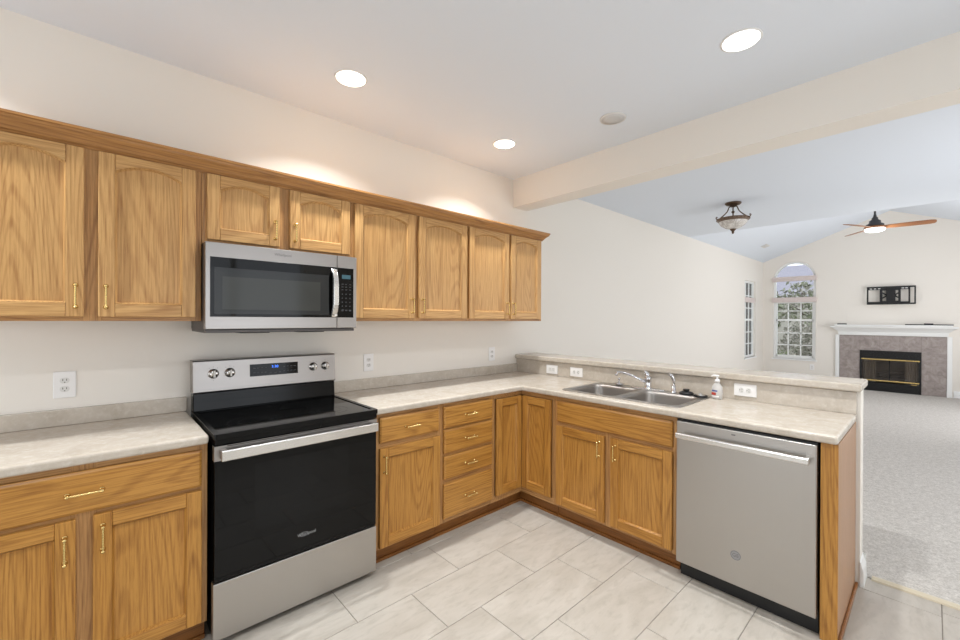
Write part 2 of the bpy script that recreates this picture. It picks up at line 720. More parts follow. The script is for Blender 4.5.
# half wall under the breakfast bar
m = MB()
m.box((0, 0.002, 0), (2.452, 0.125, 1.031), 'wall_paint')
struct(m.build('wall_peninsula'), 'half wall carrying the breakfast bar')
m = MB()
m.prism([(0.0, 0.0), (0.017, 0.0), (0.014, 0.085), (0.008, 0.105), (0.004, 0.125), (0.0, 0.13)], 'Y', -0.003, 0.14, 'white_trim')
o = struct(m.build('baseboard_peninsula', loc=(2.4525, 0, 0)))
m = MB()
m.prism([(0.0, 0.0), (0.014, 0.0), (0.012, 0.085), (0.004, 0.125), (0.0, 0.13)], 'X', 0.0, 2.466, 'white_trim')
struct(m.build('baseboard_living', loc=(0, 0.1255, 0)))
m = MB()
m.prism([(0, 0), (-0.014, 0), (-0.012, .085), (-0.004, .125), (0, .13)], 'X', 0.0, 1.29, 'white_trim')
m.prism([(0, 0), (-0.014, 0), (-0.012, .085), (-0.004, .125), (0, .13)], 'X', 2.97, XR, 'white_trim')
struct(m.build('baseboard_far', loc=(0, YF, 0)))
m = MB()
m.prism([(0, 0), (0.014, 0), (0.012, .085), (0.004, .125), (0, .13)], 'Y', 0.15, YF - 0.016, 'white_trim')
struct(m.build('baseboard_left'))


# ------------------------------------------------------------------ windows
def arch_ring(r, n=24, cx=0.592, cz=2.35):
    return [(cx + r * math.cos(PI * i / n), cz + r * math.sin(PI * i / n)) for i in range(n + 1)]


wroot = bpy.data.objects.new('window_1', None)
COL.objects.link(wroot)
wroot.location = (0, YF, 0)
struct(wroot, 'tall arched window beside the fireplace')
m = MB()
outer = [(0.207, 0.547), (0.977, 0.547)] + arch_ring(0.385)
inner = [(0.247, 0.585), (0.937, 0.585)] + arch_ring(0.345)
m.plate(outer, [inner], 'Y', 0.03, 0.10, 'white_trim')
# mullions at the foot of the arch and above the double-hung sash
m.box((0.247, 0.03, 2.325), (0.937, 0.10, 2.375), 'white_trim')
m.box((0.247, 0.03, 1.80), (0.937, 0.10, 1.86), 'white_trim')
m.build('frame', wroot)
m = MB()
m.box((0.247, 0.045, 1.395), (0.937, 0.09, 1.44), 'white_trim')
for x in (0.477, 0.707):
    m.box((x - 0.011, 0.052, 0.585), (x + 0.011, 0.076, 1.80), 'white_trim')
for z in (0.585 + 0.27, 0.585 + 0.54, 1.625):
    m.box((0.247, 0.052, z - 0.011), (0.937, 0.076, z + 0.011), 'white_trim')
for x in (0.247, 0.913):
    m.box((x, 0.045, 0.585), (x + 0.024, 0.09, 1.80), 'white_trim')
m.box((0.247, 0.045, 0.585), (0.937, 0.09, 0.62), 'white_trim')
m.build('sash', wroot)
m = MB()
m.prism(inner, 'Y', 0.066, 0.070, 'clear_glass')
m.build('pane', wroot)
m = MB()
m.box((0.18, -0.02, 0.515), (1.005, 0.03, 0.545), 'white_trim')
m.build('window_sill', wroot)

wroot = bpy.data.objects.new('window_2', None)
COL.objects.link(wroot)
struct(wroot, 'narrow looking side window in the left wall of the living room')
m = MB()
m.plate(rect(7.15, 0.60, 7.95, 2.27), [rect(7.19, 0.64, 7.91, 2.23)], 'X', -0.10, -0.04, 'white_trim')
m.box((-0.09, 7.19, 1.40), (-0.045, 7.91, 1.445), 'white_trim')
m.build('frame', wroot)
m = MB()
for y in (7.43, 7.67):
    m.box((-0.08, y - 0.011, 0.64), (-0.055, y + 0.011, 2.23), 'white_trim')
for z in (0.895, 1.15, 1.68, 1.95):
    m.box((-0.08, 7.19, z - 0.011), (-0.055, 7.91, z + 0.011), 'white_trim')
m.build('sash', wroot)
m = MB()
m.box((-0.070, 7.19, 0.64), (-0.066, 7.91, 2.23), 'clear_glass')
m.build('pane', wroot)
m = MB()
m.box((-0.03, 7.12, 0.572), (0.022, 7.98, 0.60), 'white_trim')
m.build('window_sill', wroot)


def pleated(x0, x1, z0, z1, y0, y1, n, name, along='X'):
    m = MB()
    prof = []
    h = (z1 - z0) / n
    for i in range(n):
        prof += [(y0, z0 + h * i), (y0 - 0.008, z0 + h * (i + 0.5))]
    prof += [(y0, z1), (y1, z1), (y1, z0)]
    if along == 'X':
        m.prism(prof, 'X', x0, x1, 'shade_fabric')
    else:
        m.prism([(-p[0], p[1]) for p in prof], 'Y', x0, x1, 'shade_fabric')
    return m.build(name)


o = pleated(0.185, 0.995, 2.295, 2.40, YF - 0.03, YF - 0.002, 6, 'window_shade')
tag(o, 'raised pleated shade across the foot of the window arch', 'window shade', 'raised window shades')
o = pleated(0.18, 1.0, 1.82, 1.93, YF - 0.035, YF - 0.002, 6, 'window_shade')
tag(o, 'raised pleated shade halfway up the arched window', 'window shade', 'raised window shades')
o = pleated(7.17, 7.93, 1.80, 1.91, 0.015, 0.035, 6, 'window_shade', 'Y')
tag(o, 'raised pleated shade in the side window of the left wall', 'window shade', 'raised window shades')

# unseen windows; all but the first are invented openings for the fill lights
for i, (ax, a, b, z0, z1) in enumerate((('X', 4.4, 7.4, 0.25, 2.45), ('X', 0.9, 3.1, 0.2, 2.3), ('X', -2.6, -0.8, 0.4, 2.3), ('Y', 0.6, 2.6, 0.25, 2.3))):
    m = MB()
    mid = (a + b) / 2
    hs = [rect(a + 0.05, z0 + 0.05, mid - 0.03, z1 - 0.05), rect(mid + 0.03, z0 + 0.05, b - 0.05, z1 - 0.05)]
    if ax == 'X':
        m.plate(rect(a, z0, b, z1), hs, 'X', XR + 0.03, XR + 0.09, 'white_trim')
    else:
        m.plate(rect(a, z0, b, z1), hs, 'Y', YB - 0.03, YB - 0.09, 'white_trim')
    struct(m.build('window_%d' % (i + 3)))


# ------------------------------------------------------------------ cabinets
def pull(name, parent, c, vertical, L=0.096, stand=0.026):
    """rope-twist brass pull; c is the middle of the pull on the door face (local frame, front towards -y)"""
    m = MB()
    h = L / 2
    ax = Vector((0, 0, 1)) if vertical else Vector((1, 0, 0))
    c = Vector(c)
    for s in (-1, 1):
        p = c + ax * (h * 0.93 * s)
        m.lathe([(0.0, 0), (0.0085, 0), (0.009, 0.002), (0.0065, 0.004), (0.004, 0.007), (0.0035, 0.016), (0.0055, stand - 0.004), (0.0065, stand), (0.005, stand + 0.005), (0.0, stand + 0.006)],
                'brass', tuple(p), 12, 'Y', True, False, False)
    pts, rad = [], []
    n = 30
    for i in range(n + 1):
        t = -0.93 + 1.86 * i / n
        p = c + ax * (h * t) + Vector((0, -stand, 0))
        pts.append(p)
        rad.append(0.0038 + 0.0011 * math.sin(i * PI / 1.5) + 0.0006 * (1 - t * t))
    m.tube(pts, rad, 'brass', 10)
    return m.build(name, parent)


def panel_door(root, x0, x1, z0, z1, yf, arched=False, handle=None, base=False, name='door', edge=None):
    """frame-and-panel oak door; yf is the local y of the cabinet's face; the door stands 20 mm proud of it"""
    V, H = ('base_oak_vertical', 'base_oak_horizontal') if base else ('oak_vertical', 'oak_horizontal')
    t = 0.022
    s = 0.054
    b = 0.056
    y0, y1 = yf - t, yf - 0.001
    m = MB()
    xi0, xi1, zi0 = x0 + s, x1 - s, z0 + b
    if arched:
        zs, rise = z1 - 0.072, 0.036
    else:
        zs, rise = z1 - 0.056, 0.0
    m.box((x0, y0, z0), (xi0, y1, z1), V)
    m.box((xi1, y0, z0), (x1, y1, z1), V)
    m.box((xi0, y0 + .0004, z0), (xi1, y1, zi0), H)
    # top rail, with an arch along its lower edge
    arc = []
    w = xi1 - xi0
    if arched:
        n = 18
        for i in range(n + 1):
            u = i / n
            arc.append((xi0 + w * u, zs + rise * (1 - (2 * u - 1) ** 2)))
    else:
        arc = [(xi0, zs), (xi1, zs)]
    poly = arc + [(xi1, z1), (xi0, z1)]
    m.prism(poly, 'Y', y0 + .0004, y1, H)
    # sticking: the moulded lip that runs round the opening
    c = 0.0075
    d = 0.0155
    lo = [(xi0, zi0), (xi1, zi0)]
    out = lo + arc[::-1]
    inn = [(xi0 + c, zi0 + c), (xi1 - c, zi0 + c)]
    for (x, z) in arc[::-1]:
        inn.append((min(max(x, xi0 + c), xi1 - c), z - c))
    ring_a = [(x, y0 + .0006, z) for x, z in out]
    ring_b = [(x, y0 + 0.004, z) for x, z in [((p[0] * 0.75 + q[0] * 0.25), (p[1] * 0.75 + q[1] * 0.25)) for p, q in zip(out, inn)]]
    ring_c = [(x, y0 + d, z) for x, z in inn]
    m.loft([ring_a, ring_b, ring_c], V, False, False, False)
    dr = m.build(name, root, bevel=0.0035, seg=2)
    m = MB()
    ztop = zs + rise
    m.box((xi0 - .004, y0 + d - .001, zi0 - .004), (xi1 + .004, y0 + d + .006, ztop + .004), V)
    m.build('door_panel', dr)
    if handle:
        hx, hz = handle
        pull('handle', dr, (hx, y0, hz), True)
    return dr


def drawer_front(root, x0, x1, z0, z1, yf, handle=True, name='drawer', L=0.085):
    t = 0.020
    m = MB()
    e = 0.010
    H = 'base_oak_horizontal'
    r0 = [(x0, yf - 0.001, z0), (x1, yf - 0.001, z0), (x1, yf - 0.001, z1), (x0, yf - 0.001, z1)]
    r1 = [(p[0], yf - t + 0.007, p[2]) for p in r0]
    r2 = [(x0 + e, yf - t, z0 + e), (x1 - e, yf - t, z0 + e), (x1 - e, yf - t, z1 - e), (x0 + e, yf - t, z1 - e)]
    m.loft([r0, r1, r2], H, False)
    d = m.build(name, root, bevel=0.002, seg=2)
    if handle:
        pull('handle', d, ((x0 + x1) / 2, yf - t, (z0 + z1) / 2), False, L)
    return d


def face_frame(root, Wd, z0, z1, yf, stiles, rails, t=0.019):
    """stiles: list of (x0,x1); rails: list of (x0,x1,z0,z1)"""
    m = MB()
    for a, b in stiles:
        m.box((a, yf, z0), (b, yf + t, z1), 'frame_oak_vertical')
    for a, b, c, d in rails:
        m.box((a, yf + .0005, c), (b, yf + t, d), 'frame_oak_horizontal')
    return m.build('face_frame', root, bevel=0.001, seg=1)


def carcass(root, Wd, z0, z1, depth, yf, hollow=False):
    m = MB()
    if hollow:
        m.box((0.001, -0.001, z0 + 0.002), (0.019, yf + 0.019, z1), 'end_oak')
        m.box((Wd - 0.019, -0.001, z0 + 0.002), (Wd - 0.001, yf + 0.019, z1), 'end_oak')
        m.box((0.019, -0.001, z0 + 0.002), (Wd - 0.019, yf + 0.019, z0 + 0.020), 'end_oak')
        m.box((0.019, -0.001, z0 + 0.020), (Wd - 0.019, -0.008, z1), 'end_oak')
    else:
        m.box((0.001, -0.001, z0 + 0.002), (Wd - 0.001, yf + 0.019, z1), 'end_oak')
    return m.build('carcass', root)


def wall_cabinet(label, ya, yb, z0, z1, doors, mid):
    Wd = yb - ya
    r = thing('wall_cabinet', label, 'cabinet', (0.002, ya, 0), ALONG_LEFT_WALL, 'oak wall cabinets')
    yf = -0.320
    carcass(r, Wd, z0, z1, 0.32, yf)
    fr = 0.036
    st = [(0, fr), (Wd - fr, Wd)] + [(a - ya, b - ya) for a, b in mid]
    xs = sorted(st)
    rails = []
    for (a, b), (c, d) in zip(xs[:-1], xs[1:]):
        rails += [(b, c, z0, z0 + 0.036), (b, c, z1 - 0.04, z1)]
    face_frame(r, Wd, z0, z1, yf, st, rails)
    for (a, b, c, d, hside) in doors:
        hx = (b - ya - 0.025) if hside == 'R' else (a - ya + 0.025)
        panel_door(r, a - ya, b - ya, c, d, yf, True, (hx, c + 0.085))
    return r


UZ0, UZ1 = 1.393, 2.122
wall_cabinet('oak wall cabinet with two tall arched doors, left of the microwave', -3.392, -2.617, UZ0, UZ1,
             [(-3.368, -3.026, 1.411, 2.108, 'R'), (-2.984, -2.642, 1.411, 2.108, 'L')], [(-3.040, -2.970)])
wall_cabinet('short oak wall cabinet with two small arched doors above the microwave', -2.616, -1.859, 1.772, UZ1,
             [(-2.597, -2.266, 1.790, 2.108, 'R'), (-2.215, -1.871, 1.790, 2.108, 'L')], [(-2.28, -2.20)])
wall_cabinet('oak wall cabinet with two tall arched doors, just right of the microwave', -1.858, -0.933, UZ0, UZ1,
             [(-1.838, -1.406, 1.411, 2.108, 'R'), (-1.373, -0.942, 1.411, 2.108, 'L')], [(-1.42, -1.36)])
wall_cabinet('narrower oak wall cabinet at the far end of the row, over the breakfast bar corner', -0.932, -0.045, UZ0, UZ1,
             [(-0.920, -0.485, 1.411, 2.108, 'R'), (-0.459, -0.072, 1.411, 2.108, 'L')], [(-0.50, -0.445)])

# crown moulding along the top of the wall cabinets
prof = [(0.0, 2.112), (0.006, 2.112), (0.010, 2.120), (0.016, 2.124), (0.022, 2.134), (0.034, 2.146), (0.044, 2.154), (0.050, 2.160),
        (0.052, 2.168), (0.057, 2.171), (0.057, 2.181), (0.0, 2.181)]
m = MB()
rings = []
for path in ('s0', 's1', 's2', 's3'):
    ring = []
    for oo, z in prof:
        if path == 's0':
            ring.append((0.004, -3.392 - oo, z))
        elif path == 's1':
            ring.append((0.3225 + oo, -3.392 - oo, z))
        elif path == 's2':
            ring.append((0.3225 + oo, -0.045 + oo, z))
        else:
            ring.append((0.004, -0.045 + oo, z))
    rings.append(ring)
m.loft(rings, 'crown_oak', False)
m.box((0.004, -3.391, 2.1235), (0.322, -0.046, 2.175), 'frame_oak_vertical')
tag(m.build('crown_molding'), 'long oak crown molding running along the tops of the wall cabinets', 'molding')

# ---- base cabinets
BZ0, BZ1 = 0.10, 0.870
BD = 0.595


def base_unit(label, loc, rot, Wd, stiles, rails, name='base_cabinet', toe=True):
    r = thing(name, label, 'cabinet', loc, rot, 'oak base cabinets')
    carcass(r, Wd, BZ0, BZ1, BD, -BD, name == 'sink_cabinet')
    face_frame(r, Wd, BZ0, BZ1, -BD, stiles, rails)
    if toe:
        m = MB()
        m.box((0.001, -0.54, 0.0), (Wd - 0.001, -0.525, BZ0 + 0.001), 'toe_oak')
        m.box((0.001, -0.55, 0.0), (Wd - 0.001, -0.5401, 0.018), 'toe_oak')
        m.build('toe_kick', r)
    return r


# left of the range
ya = -3.400
Wd = 0.766
r = base_unit('oak base cabinet with one wide drawer over two doors, left of the range', (0.002, ya, 0), ALONG_LEFT_WALL, Wd,
              [(0, 0.036), (Wd - 0.036, Wd), (0.345, 0.418)],
              [(0.036, Wd - 0.036, 0.855 - 0.02, BZ1), (0.036, Wd - 0.036, 0.66, 0.70), (0.036, Wd - 0.036, BZ0, 0.125)])
drawer_front(r, -3.376 - ya, -2.656 - ya, 0.692, 0.846, -BD, True, L=0.10)
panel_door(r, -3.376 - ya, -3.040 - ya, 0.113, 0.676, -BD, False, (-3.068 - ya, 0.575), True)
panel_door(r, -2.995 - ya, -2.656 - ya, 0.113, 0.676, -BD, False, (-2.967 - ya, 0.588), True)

# right of the range
ya = -1.836
Wd = 0.456
r = base_unit('oak base cabinet with one drawer over a single door, right beside the range', (0.002, ya, 0), ALONG_LEFT_WALL, Wd,
              [(0, 0.036), (Wd - 0.036, Wd)],
              [(0.036, Wd - 0.036, 0.835, BZ1), (0.036, Wd - 0.036, 0.66, 0.71), (0.036, Wd - 0.036, BZ0, 0.125)])
drawer_front(r, 0.020, 0.436, 0.702, 0.848, -BD)
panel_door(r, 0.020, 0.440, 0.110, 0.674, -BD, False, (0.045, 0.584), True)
ya = -1.379
Wd = 0.466
r = base_unit('oak drawer cabinet with four stacked drawers', (0.002, ya, 0), ALONG_LEFT_WALL, Wd,
              [(0, 0.036), (Wd - 0.036, Wd)],
              [(0.036, Wd - 0.036, 0.83, BZ1), (0.036, Wd - 0.036, 0.68, 0.72), (0.036, Wd - 0.036, 0.52, 0.56), (0.036, Wd - 0.036, 0.335, 0.39), (0.036, Wd - 0.036, BZ0, 0.14)],
              name='drawer_cabinet')
for z0, z1 in ((0.708, 0.846), (0.546, 0.698), (0.380, 0.528), (0.128, 0.352)):
    drawer_front(r, 0.018, 0.449, z0, z1, -BD)

# corner cabinet with the folding pair of doors
r = thing('corner_cabinet', 'oak corner cabinet with two door leaves meeting at the inner corner', 'cabinet', (0.002, 0, 0), 0, 'oak base cabinets')
m = MB()
m.prism([(0.0, -0.001), (0.0, -0.912), (0.575, -0.912), (0.575, -0.590), (0.902, -0.590), (0.902, -0.001)], 'Z', BZ0, BZ1, 'end_oak')
m.build('carcass', r)
m = MB()
m.prism([(0.575, -0.9125), (0.595, -0.9125), (0.595, -0.609), (0.9025, -0.609), (0.9025, -0.590), (0.575, -0.590)], 'Z', 0.838, BZ1, 'frame_oak_horizontal')
m.prism([(0.575, -0.9125), (0.595, -0.9125), (0.595, -0.609), (0.9025, -0.609), (0.9025, -0.590), (0.575, -0.590)], 'Z', BZ0, 0.140, 'frame_oak_horizontal')
m.box((0.575, -0.9125, 0.14), (0.5951, -0.898, 0.838), 'frame_oak_vertical')
m.box((0.888, -0.6091, 0.14), (0.9025, -0.59, 0.838), 'frame_oak_vertical')
m.build('face_frame', r)
m = MB()
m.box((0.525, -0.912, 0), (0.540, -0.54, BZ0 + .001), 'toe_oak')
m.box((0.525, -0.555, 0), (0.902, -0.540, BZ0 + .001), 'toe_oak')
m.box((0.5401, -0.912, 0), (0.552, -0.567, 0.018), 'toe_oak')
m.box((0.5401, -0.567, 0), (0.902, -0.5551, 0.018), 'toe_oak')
m.build('toe_kick', r)
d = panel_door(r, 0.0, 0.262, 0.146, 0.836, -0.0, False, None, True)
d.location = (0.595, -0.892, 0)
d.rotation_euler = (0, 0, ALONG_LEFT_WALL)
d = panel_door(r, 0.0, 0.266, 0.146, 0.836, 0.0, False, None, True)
d.location = (0.618, -0.609, 0)

# sink cabinet
xa = 0.906
Wd = 0.846
r = base_unit('oak sink cabinet with a long blank panel over two doors', (xa, -0.014, 0), 0, Wd,
              [(0, 0.036), (Wd - 0.026, Wd), (0.395, 0.455)],
              [(0.036, Wd - 0.026, 0.83, BZ1), (0.036, Wd - 0.026, 0.655, 0.71), (0.036, Wd - 0.026, BZ0, 0.135)], name='sink_cabinet')
drawer_front(r, 0.937 - xa, 1.732 - xa, 0.696, 0.842, -BD, False, 'false_front')
panel_door(r, 0.937 - xa, 1.309 - xa, 0.122, 0.672, -BD, False, (1.276 - xa, 0.585), True)
panel_door(r, 1.353 - xa, 1.733 - xa, 0.122, 0.672, -BD, False, (1.386 - xa, 0.585), True)

# end panel past the dishwasher
r = thing('end_panel', 'oak end panel closing the peninsula, right of the dishwasher', 'panel', (2.376, 0, 0))
m = MB()
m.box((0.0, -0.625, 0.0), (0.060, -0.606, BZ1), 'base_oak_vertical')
m.build('stile', r, bevel=0.001)
m = MB()
m.box((0.0, -0.605, 0.0), (0.0585, -0.003, BZ1), 'end_oak')
m.build('side_panel', r)
m = MB()
m.box((0.0587, -0.622, 0.0), (0.0715, -0.006, 0.022), 'toe_oak')
m.build('shoe_molding', r, bevel=0.004)

# ------------------------------------------------------------------ worktops
CT0, CT1 = 0.8725, 0.9105
r = thing('countertop', 'mottled beige laminate countertop left of the range with a low backsplash', 'countertop', (0, 0, 0), 0, 'laminate countertops')
m = MB()
m.box((0.003, -3.42, CT0), (0.634, -2.634, CT1), 'laminate')
m.build('worktop', r, bevel=0.011, seg=3)
m = MB()
m.box((0.002, -3.42, CT1 + .0003), (0.021, -2.634, 0.986), 'laminate')
m.build('backsplash', r, bevel=0.003)

SX0, SX1, SY0, SY1 = 0.935, 1.748, -0.578, -0.056


def rrect(x0, y0, x1, y1, rad, n=6):
    out = []
    for cx, cy, a0 in ((x1 - rad, y1 - rad, 0), (x0 + rad, y1 - rad, 90), (x0 + rad, y0 + rad, 180), (x1 - rad, y0 + rad, 270)):
        for i in range(n + 1):
            a = math.radians(a0 + 90 * i / n)
            out.append((cx + rad * math.cos(a), cy + rad * math.sin(a)))
    return out


r = thing('countertop', 'long L-shaped beige laminate countertop right of the range, with the sink cut in', 'countertop', (0, 0, 0), 0, 'laminate countertops')
m = MB()
outl = [(0.003, -0.003), (0.003, -1.857), (0.634, -1.857), (0.634, -0.646), (2.437, -0.646), (2.437, -0.003)]
m.plate(outl, [rrect(SX0 + .02, SY0 + .02, SX1 - .02, SY1 - .02, 0.05)], 'Z', CT0, CT1, 'laminate')
m.build('worktop', r, bevel=0.011, seg=3)
m = MB()
m.box((0.002, -1.857, CT1 + .0003), (0.021, -0.024, 0.986), 'laminate')
m.build('backsplash', r, bevel=0.003)
m = MB()
m.box((0.002, -0.0225, CT1 + .0003), (2.437, -0.002, 1.030), 'laminate')
m.build('bar_backsplash', r, bevel=0.002)
m = MB()
m.box((0.003, -0.046, 1.033), (2.458, 0.275, 1.0745), 'laminate')
tag(m.build('bar_top', bevel=0.010, seg=3), 'raised laminate bar top on the half wall behind the sink', 'bar top')

# ------------------------------------------------------------------ range
RY0, RW = -2.623, 0.762
r = thing('range', 'stainless and black electric range with glass cooktop, between the countertops', 'stove', (0.0, RY0, 0), ALONG_LEFT_WALL)
m = MB()
m.box((0.004, -0.62, 0.03), (RW - 0.004, -0.03, 0.893), 'black_enamel')
for x in (0.05, RW - 0.05):
    for y in (-0.58, -0.08):
        m.lathe([(0.018, 0.0), (0.018, 0.031)], 'black_plastic', (x, y, 0), 10)
m.build('body', r)
# cooktop: black rim round a glass plate
m = MB()
ct_out = rrect(0.0, -0.678, RW, -0.06, 0.012, 3)
ct_in = rrect(0.022, -0.650, RW - 0.022, -0.112, 0.01, 3)
m.plate(ct_out, [ct_in], 'Z', 0.893, 0.9165, 'black_enamel')
ck = m.build('cooktop', r, bevel=0.004, seg=2)
m = MB()
m.prism(ct_in, 'Z', 0.895, 0.9125, 'black_glass')
m.build('glass_plate', ck)
for (x, y, R) in ((0.20, -0.50, 0.115), (0.565, -0.50, 0.095), (0.20, -0.235, 0.078), (0.565, -0.235, 0.105), (0.385, -0.20, 0.05)):
    m = MB()
    for q in (R, R * 0.62):
        m.loft([[(x + (q + e) * math.cos(a), y + (q + e) * math.sin(a), 0.9129) for a in [2 * PI * i / 40 for i in range(40)]] for e in (0, 0.0025)], 'burner_mark', False, False, False)
    m.build('burner_ring', ck)
# front vent strip under the rim
m = MB()
m.box((0.004, -0.668, 0.868), (RW - 0.004, -0.62, 0.892), 'black_enamel')
m.build('vent_strip', r, bevel=0.002)
# backguard: black riser and stainless control panel
m = MB()
m.prism([(-0.035, 0.893), (-0.118, 0.917), (-0.112, 0.96), (-0.108, 1.010), (-0.035, 1.010)], 'X', 0.004, RW - 0.004, 'black_enamel')
bgd = m.build('backguard', r, bevel=0.003)
m = MB()
m.prism([(-0.03, 1.010), (-0.116, 1.010), (-0.120, 1.018), (-0.108, 1.176), (-0.102, 1.183), (-0.03, 1.183)], 'X', 0.0, RW, 'stainless')
cp = m.build('control_panel', r, bevel=0.003)
sl = (0.108 - 0.120) / (1.176 - 1.018)


def py(z):
    return -(0.120 + (z - 1.018) * sl)


tilt = math.atan(sl)
m = MB()
m.prism([(py(1.078) - 0.0012, 1.078), (py(1.146) - 0.0012, 1.146), (py(1.146) + 0.003, 1.146), (py(1.078) + 0.003, 1.078)], 'X', 0.268, 0.529, 'black_glass')
dp = m.build('display', cp)
text('3:30', 0.022, 'blue_digits', 'clock_digits', dp, (0.400, py(1.126) - 0.0016, 1.126), (PI / 2 + 0.07, 0, 0))
for k, x in enumerate((0.285, 0.305, 0.325, 0.345, 0.445, 0.465, 0.485, 0.505)):
    for z in (1.096, 1.122):
        m = MB()
        m.box((x, py(z) - 0.0016, z), (x + 0.012, py(z) - 0.0010, z + 0.004), 'panel_mark')
        m.build('key_mark', dp)
for x in (0.37, 0.395, 0.42):
    m = MB()
    m.box((x, py(1.092) - 0.0016, 1.09), (x + 0.014, py(1.092) - 0.0010, 1.095), 'panel_mark')
    m.build('key_mark', dp)
for kx in (0.093, 0.170, 0.621, 0.696):
    z = 1.110
    m = MB()
    c = (kx, py(z), z)
    m.lathe([(0.0, 0.0), (0.0255, 0.0), (0.0255, 0.004), (0.020, 0.006), (0.0185, 0.022), (0.017, 0.025), (0.0, 0.025)], 'polished_steel', c, 24, 'Y', True, False, False)
    kn = m.build('knob', cp)
    m = MB()
    m.box((kx - 0.0055, py(z) - 0.034, z - 0.0185), (kx + 0.0055, py(z) - 0.024, z + 0.0185), 'stainless_upright')
    m.build('grip', kn, bevel=0.002)
    for a in (90, 55, 125, -90):
        aa = math.radians(a)
        m = MB()
        m.box((kx + 0.033 * math.cos(aa) - .0012, py(z + .03 * math.sin(aa)) - 0.0008, z + 0.036 * math.sin(aa) - .0025), (kx + 0.033 * math.cos(aa) + .0012, py(z) + 0.002, z + 0.036 * math.sin(aa) + .0025), 'logo_grey')
        m.build('dial_mark', cp)
# oven door
m = MB()
m.box((0.004, -0.662, 0.286), (RW - 0.004, -0.622, 0.862), 'black_glass')
od = m.build('oven_door', r, bevel=0.002)
m = MB()
m.box((0.003, -0.6655, 0.800), (RW - 0.003, -0.6625, 0.8625), 'stainless')
m.box((0.002, -0.6625, 0.800), (0.0039, -0.63, 0.8625), 'stainless')
m.build('door_trim', od)
m = MB()
m.box((0.160, -0.6624, 0.455), (0.602, -0.6618, 0.755), 'oven_window')
m.build('oven_window', od)
m = MB()
hw = [(-0.7085, 0.806), (-0.7105, 0.812), (-0.7105, 0.846), (-0.7085, 0.852), (-0.696, 0.850), (-0.694, 0.829), (-0.696, 0.808)]
m.prism(hw, 'X', 0.022, RW - 0.016, 'polished_steel')
for x in (0.022, RW - 0.040):
    m.box((x, -0.697, 0.812), (x + 0.024, -0.6655, 0.848), 'stainless')
m.build('door_handle', od, bevel=0.0025)
m = MB()
m.box((0.05, -0.6662, 0.857), (RW - 0.05, -0.6654, 0.861), 'slot_dark')
m.build('vent_slot', od)
text('Whirlpool', 0.021, 'grey_mark', 'logo', od, (0.388, -0.6624, 0.366), FRONT)
m = MB()
pts = []
for i in range(28):
    a = 2 * PI * i / 27 * 0.85 + 0.6
    pts.append((0.374 + 0.019 * math.cos(a), -0.6626, 0.367 + 0.0095 * math.sin(a)))
m.tube(pts, 0.0008, 'grey_mark', 6)
m.build('logo_ring', od)
m = MB()
m.box((0.0, -0.660, 0.032), (RW, -0.622, 0.276), 'stainless_upright')
m.build('storage_drawer', r, bevel=0.003)
m = MB()
m.box((0.02, -0.640, 0.276), (RW - 0.02, -0.625, 0.286), 'slot_dark')
m.build('drawer_gap', r)

# ------------------------------------------------------------------ microwave
MY0, MW_ = -2.6155, 0.755
r = thing('microwave', 'stainless over-the-range microwave mounted above the range', 'microwave', (0.002, MY0, 0), ALONG_LEFT_WALL)
m = MB()
m.box((0.002, -0.365, 1.352), (MW_ - 0.002, -0.001, 1.768), 'dark_grey_metal')
m.build('housing', r)
m = MB()
m.box((0.004, -0.385, 1.336), (MW_ - 0.004, -0.002, 1.3515), 'dark_grey_metal')
m.box((0.16, -0.34, 1.331), (0.30, -0.16, 1.3359), 'black_metal')
m.box((0.45, -0.34, 1.331), (0.59, -0.16, 1.3359), 'black_metal')
m.build('bottom_vent', r, bevel=0.002)
m = MB()
m.box((0.0, -0.408, 1.354), (0.635, -0.367, 1.768), 'stainless')
md = m.build('door', r, bevel=0.003)
m = MB()
m.box((0.020, -0.4095, 1.414), (0.6345, -0.4082, 1.699), 'black_glass')
m.build('door_glass', md, bevel=0.0006, seg=1)
m = MB()
m.box((0.037, -0.4100, 1.428), (0.588, -0.40955, 1.650), 'smoked_glass_dark')
m.box((0.070, -0.4104, 1.450), (0.540, -0.41005, 1.608), 'smoked_glass')
m.build('window_screen', md)
m = MB()
rings = []
for i in range(17):
    t = i / 16
    z = 1.416 + t * (1.690 - 1.416)
    bow = 0.038 * (1 - (2 * t - 1) ** 4) + 0.004
    y = -0.4095 - bow
    w0, w1 = 0.598, 0.632
    rings.append([(w0, y + .012, z), (w0 + .004, y, z), (w1 - .004, y, z), (w1, y + .012, z)])
m.loft(rings, 'polished_steel', False)
for z in (1.420, 1.672):
    m.box((0.612, -0.430, z), (0.628, -0.409, z + 0.014), 'polished_steel')
m.build('handle', md, bevel=0.0015)
text('Whirlpool', 0.020, 'logo_grey', 'logo', md, (0.345, -0.4082, 1.738), FRONT)
m = MB()
m.box((0.637, -0.408, 1.354), (MW_, -0.367, 1.768), 'stainless')
cpn = m.build('control_panel', r, bevel=0.003)
m = MB()
m.box((0.6372, -0.4095, 1.414), (0.7345, -0.4082, 1.699), 'black_glass')
kp = m.build('keypad', cpn)
m = MB()
m.box((0.664, -0.4099, 1.637), (0.716, -0.4096, 1.660), 'cyan_digits')
m.build('clock_display', cpn)
keys = [(x, zz, 0.011, 0.004) for zz in (1.604, 1.588, 1.572) for x in (0.662, 0.684, 0.708)]
keys += [(x, zz, 0.006, 0.007) for zz in (1.545, 1.522, 1.499, 1.476) for x in (0.664, 0.686, 0.710)]
keys += [(0.662, 1.450, 0.013, 0.010), (0.708, 1.450, 0.013, 0.010), (0.684, 1.452, 0.013, 0.006)]
